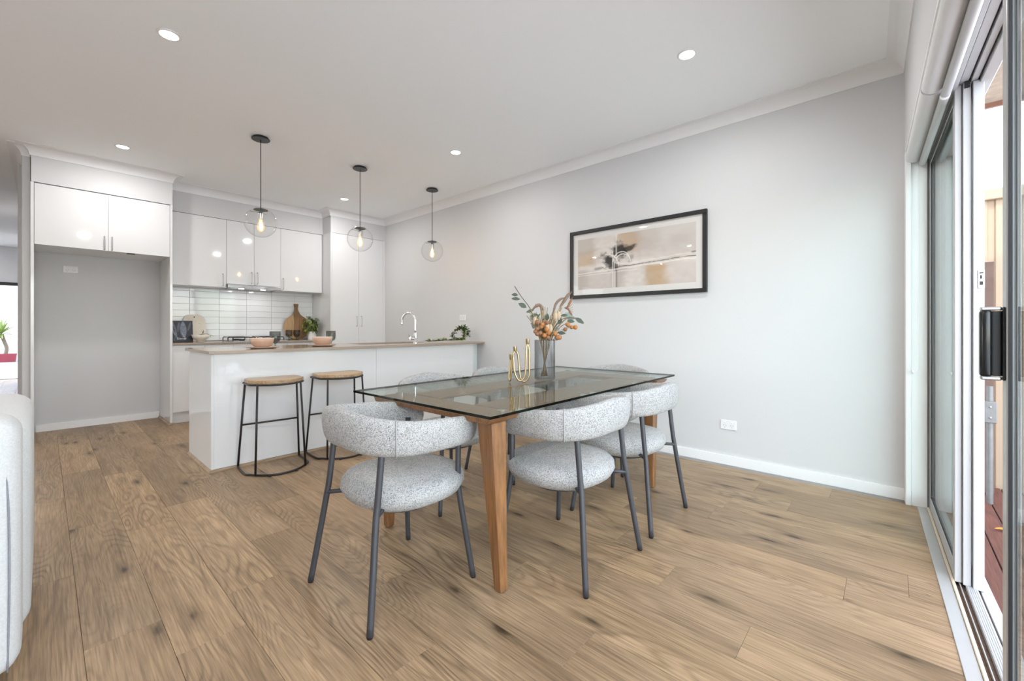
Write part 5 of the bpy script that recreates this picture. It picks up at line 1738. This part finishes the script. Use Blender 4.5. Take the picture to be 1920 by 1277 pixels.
# ================================================================ SOFA
sf = thing('sofa', 'pale grey upholstered sofa with stitched seams at the left edge', 'sofa', (0, 0, 0))
def pad(x0, x1, y0, y1, z0, z1, bev, bulge=0.0):
    bm = BM()
    box(bm, x0, x1, y0, y1, z0, z1, bev=bev, seg=5)
    return bm
obj('back', pad(-2.16, -1.93, -5.75, -3.716, 0.06, 0.83, 0.06), M['sofa'], sf, smooth=True)
obj('arm', pad(-3.02, -2.162, -3.94, -3.700, 0.06, 0.80, 0.07), M['sofa'], sf, smooth=True)
obj('arm', pad(-3.02, -2.162, -5.75, -5.50, 0.06, 0.80, 0.07), M['sofa'], sf, smooth=True)
obj('back_cushion', pad(-2.36, -2.162, -4.72, -3.942, 0.44, 0.88, 0.08), M['sofa'], sf, smooth=True)
obj('back_cushion', pad(-2.36, -2.162, -5.495, -4.722, 0.44, 0.88, 0.08), M['sofa'], sf, smooth=True)
obj('seat_cushion', pad(-3.04, -2.162, -4.72, -3.942, 0.25, 0.435, 0.05), M['sofa'], sf, smooth=True)
obj('seat_cushion', pad(-3.04, -2.162, -5.495, -4.722, 0.25, 0.435, 0.05), M['sofa'], sf, smooth=True)
obj('plinth', box(BM(), -2.98, -2.0, -5.7, -3.78, 0.01, 0.10), M['black'], sf)
for x, y in ((-2.9, -3.8), (-2.05, -3.8), (-2.9, -5.65), (-2.05, -5.65)):
    obj('foot', lathe(BM(), [(0.02, 0.0), (0.025, 0.02), (0, 0.02)], 12, (x, y, 0)), M['black'], sf)
bm = BM()
tube(bm, smooth_path([(-1.942, -3.742, 0.08), (-1.937, -3.738, 0.40), (-1.942, -3.745, 0.66), (-1.955, -3.775, 0.785), (-1.965, -3.85, 0.815), (-1.965, -4.2, 0.818)], 6), 0.0022, 6)
obj('piping', bm, M['sofa_seam'], sf, smooth=True)

# ================================================================ HALL END
hd = struct_tag(thing('door_5', '', ''), 'white door leaf standing open at the hallway end', 'door')
obj('leaf', box(BM(), -13.75, -12.85, -3.968, -3.925, 0.012, 2.075, bev=0.002), M['trim'], hd)
bm = BM()
tube(bm, [(-12.93, -3.968, 1.02), (-12.93, -4.01, 1.02)], 0.012, 10)
tube(bm, [(-12.93, -4.01, 1.02), (-13.04, -4.01, 1.02)], 0.009, 10)
ball(bm, (-12.848, -3.946, 1.02), 0.012, 8, 6)
obj('handle', bm, M['steel'], hd, smooth=True)
bm = BM()
box(bm, -14.06, -13.88, -4.96, -3.885, 1.985, 2.05)
struct('trim_11', bm, M['black'], 'black head frame over the doorway at the hallway end', 'door frame')
sbox('trim_12', M['alu_grey'], (-14.06, -13.88, -4.95, -3.90, -0.006, 0.012), 'grey sill of the doorway at the hallway end', 'door sill')
gd = struct_tag(thing('courtyard_deck', '', ''), 'weathered blue-grey courtyard deck beyond the hallway', 'deck')
for k in range(56):
    x1 = -14.08 - k * 0.145
    obj('board', box(BM(), x1 - 0.139, x1, -7.5, -2.0, -0.07, -0.03, bev=0.002), M['grey_deck'], gd)
sbox('wall_courtyard', M['render_wall'], (-22.4, -22.3, -9.0, -0.5, -0.4, 3.2), 'pale rendered wall at the back of the courtyard', 'wall')
yp = thing('potted_yucca', 'spiky yucca in a crimson planter in the courtyard', 'plant', (-21.4, -4.56, -0.03))
bm = BM()
prism(bm, [(-0.27, 0.0), (0.27, 0.0), (0.30, 0.27), (-0.30, 0.27)], -0.2, 0.2, 'X', bev=0.01)
obj('planter', bm, M['red_pot'], yp)
obj('trunk', tube(BM(), smooth_path([(0, 0.05, 0.22), (0, 0.08, 0.45), (0, 0.02, 0.70), (0, -0.03, 0.90)], 4), [0.045] * 13, 10), M['stem'], yp, smooth=True)
ry = random.Random(9)
for k in range(60):
    a, e = ry.uniform(0, 2 * PI), ry.uniform(-0.6, 1.5)
    d = Vector((math.cos(a) * math.cos(e), math.sin(a) * math.cos(e), math.sin(e)))
    bm = BM()
    leaf(bm, (0, -0.03, 0.92), d, ry.uniform(0.42, 0.58), 0.055, curl=0.12)
    obj('leaf', bm, M['yucca'], yp, smooth=True)
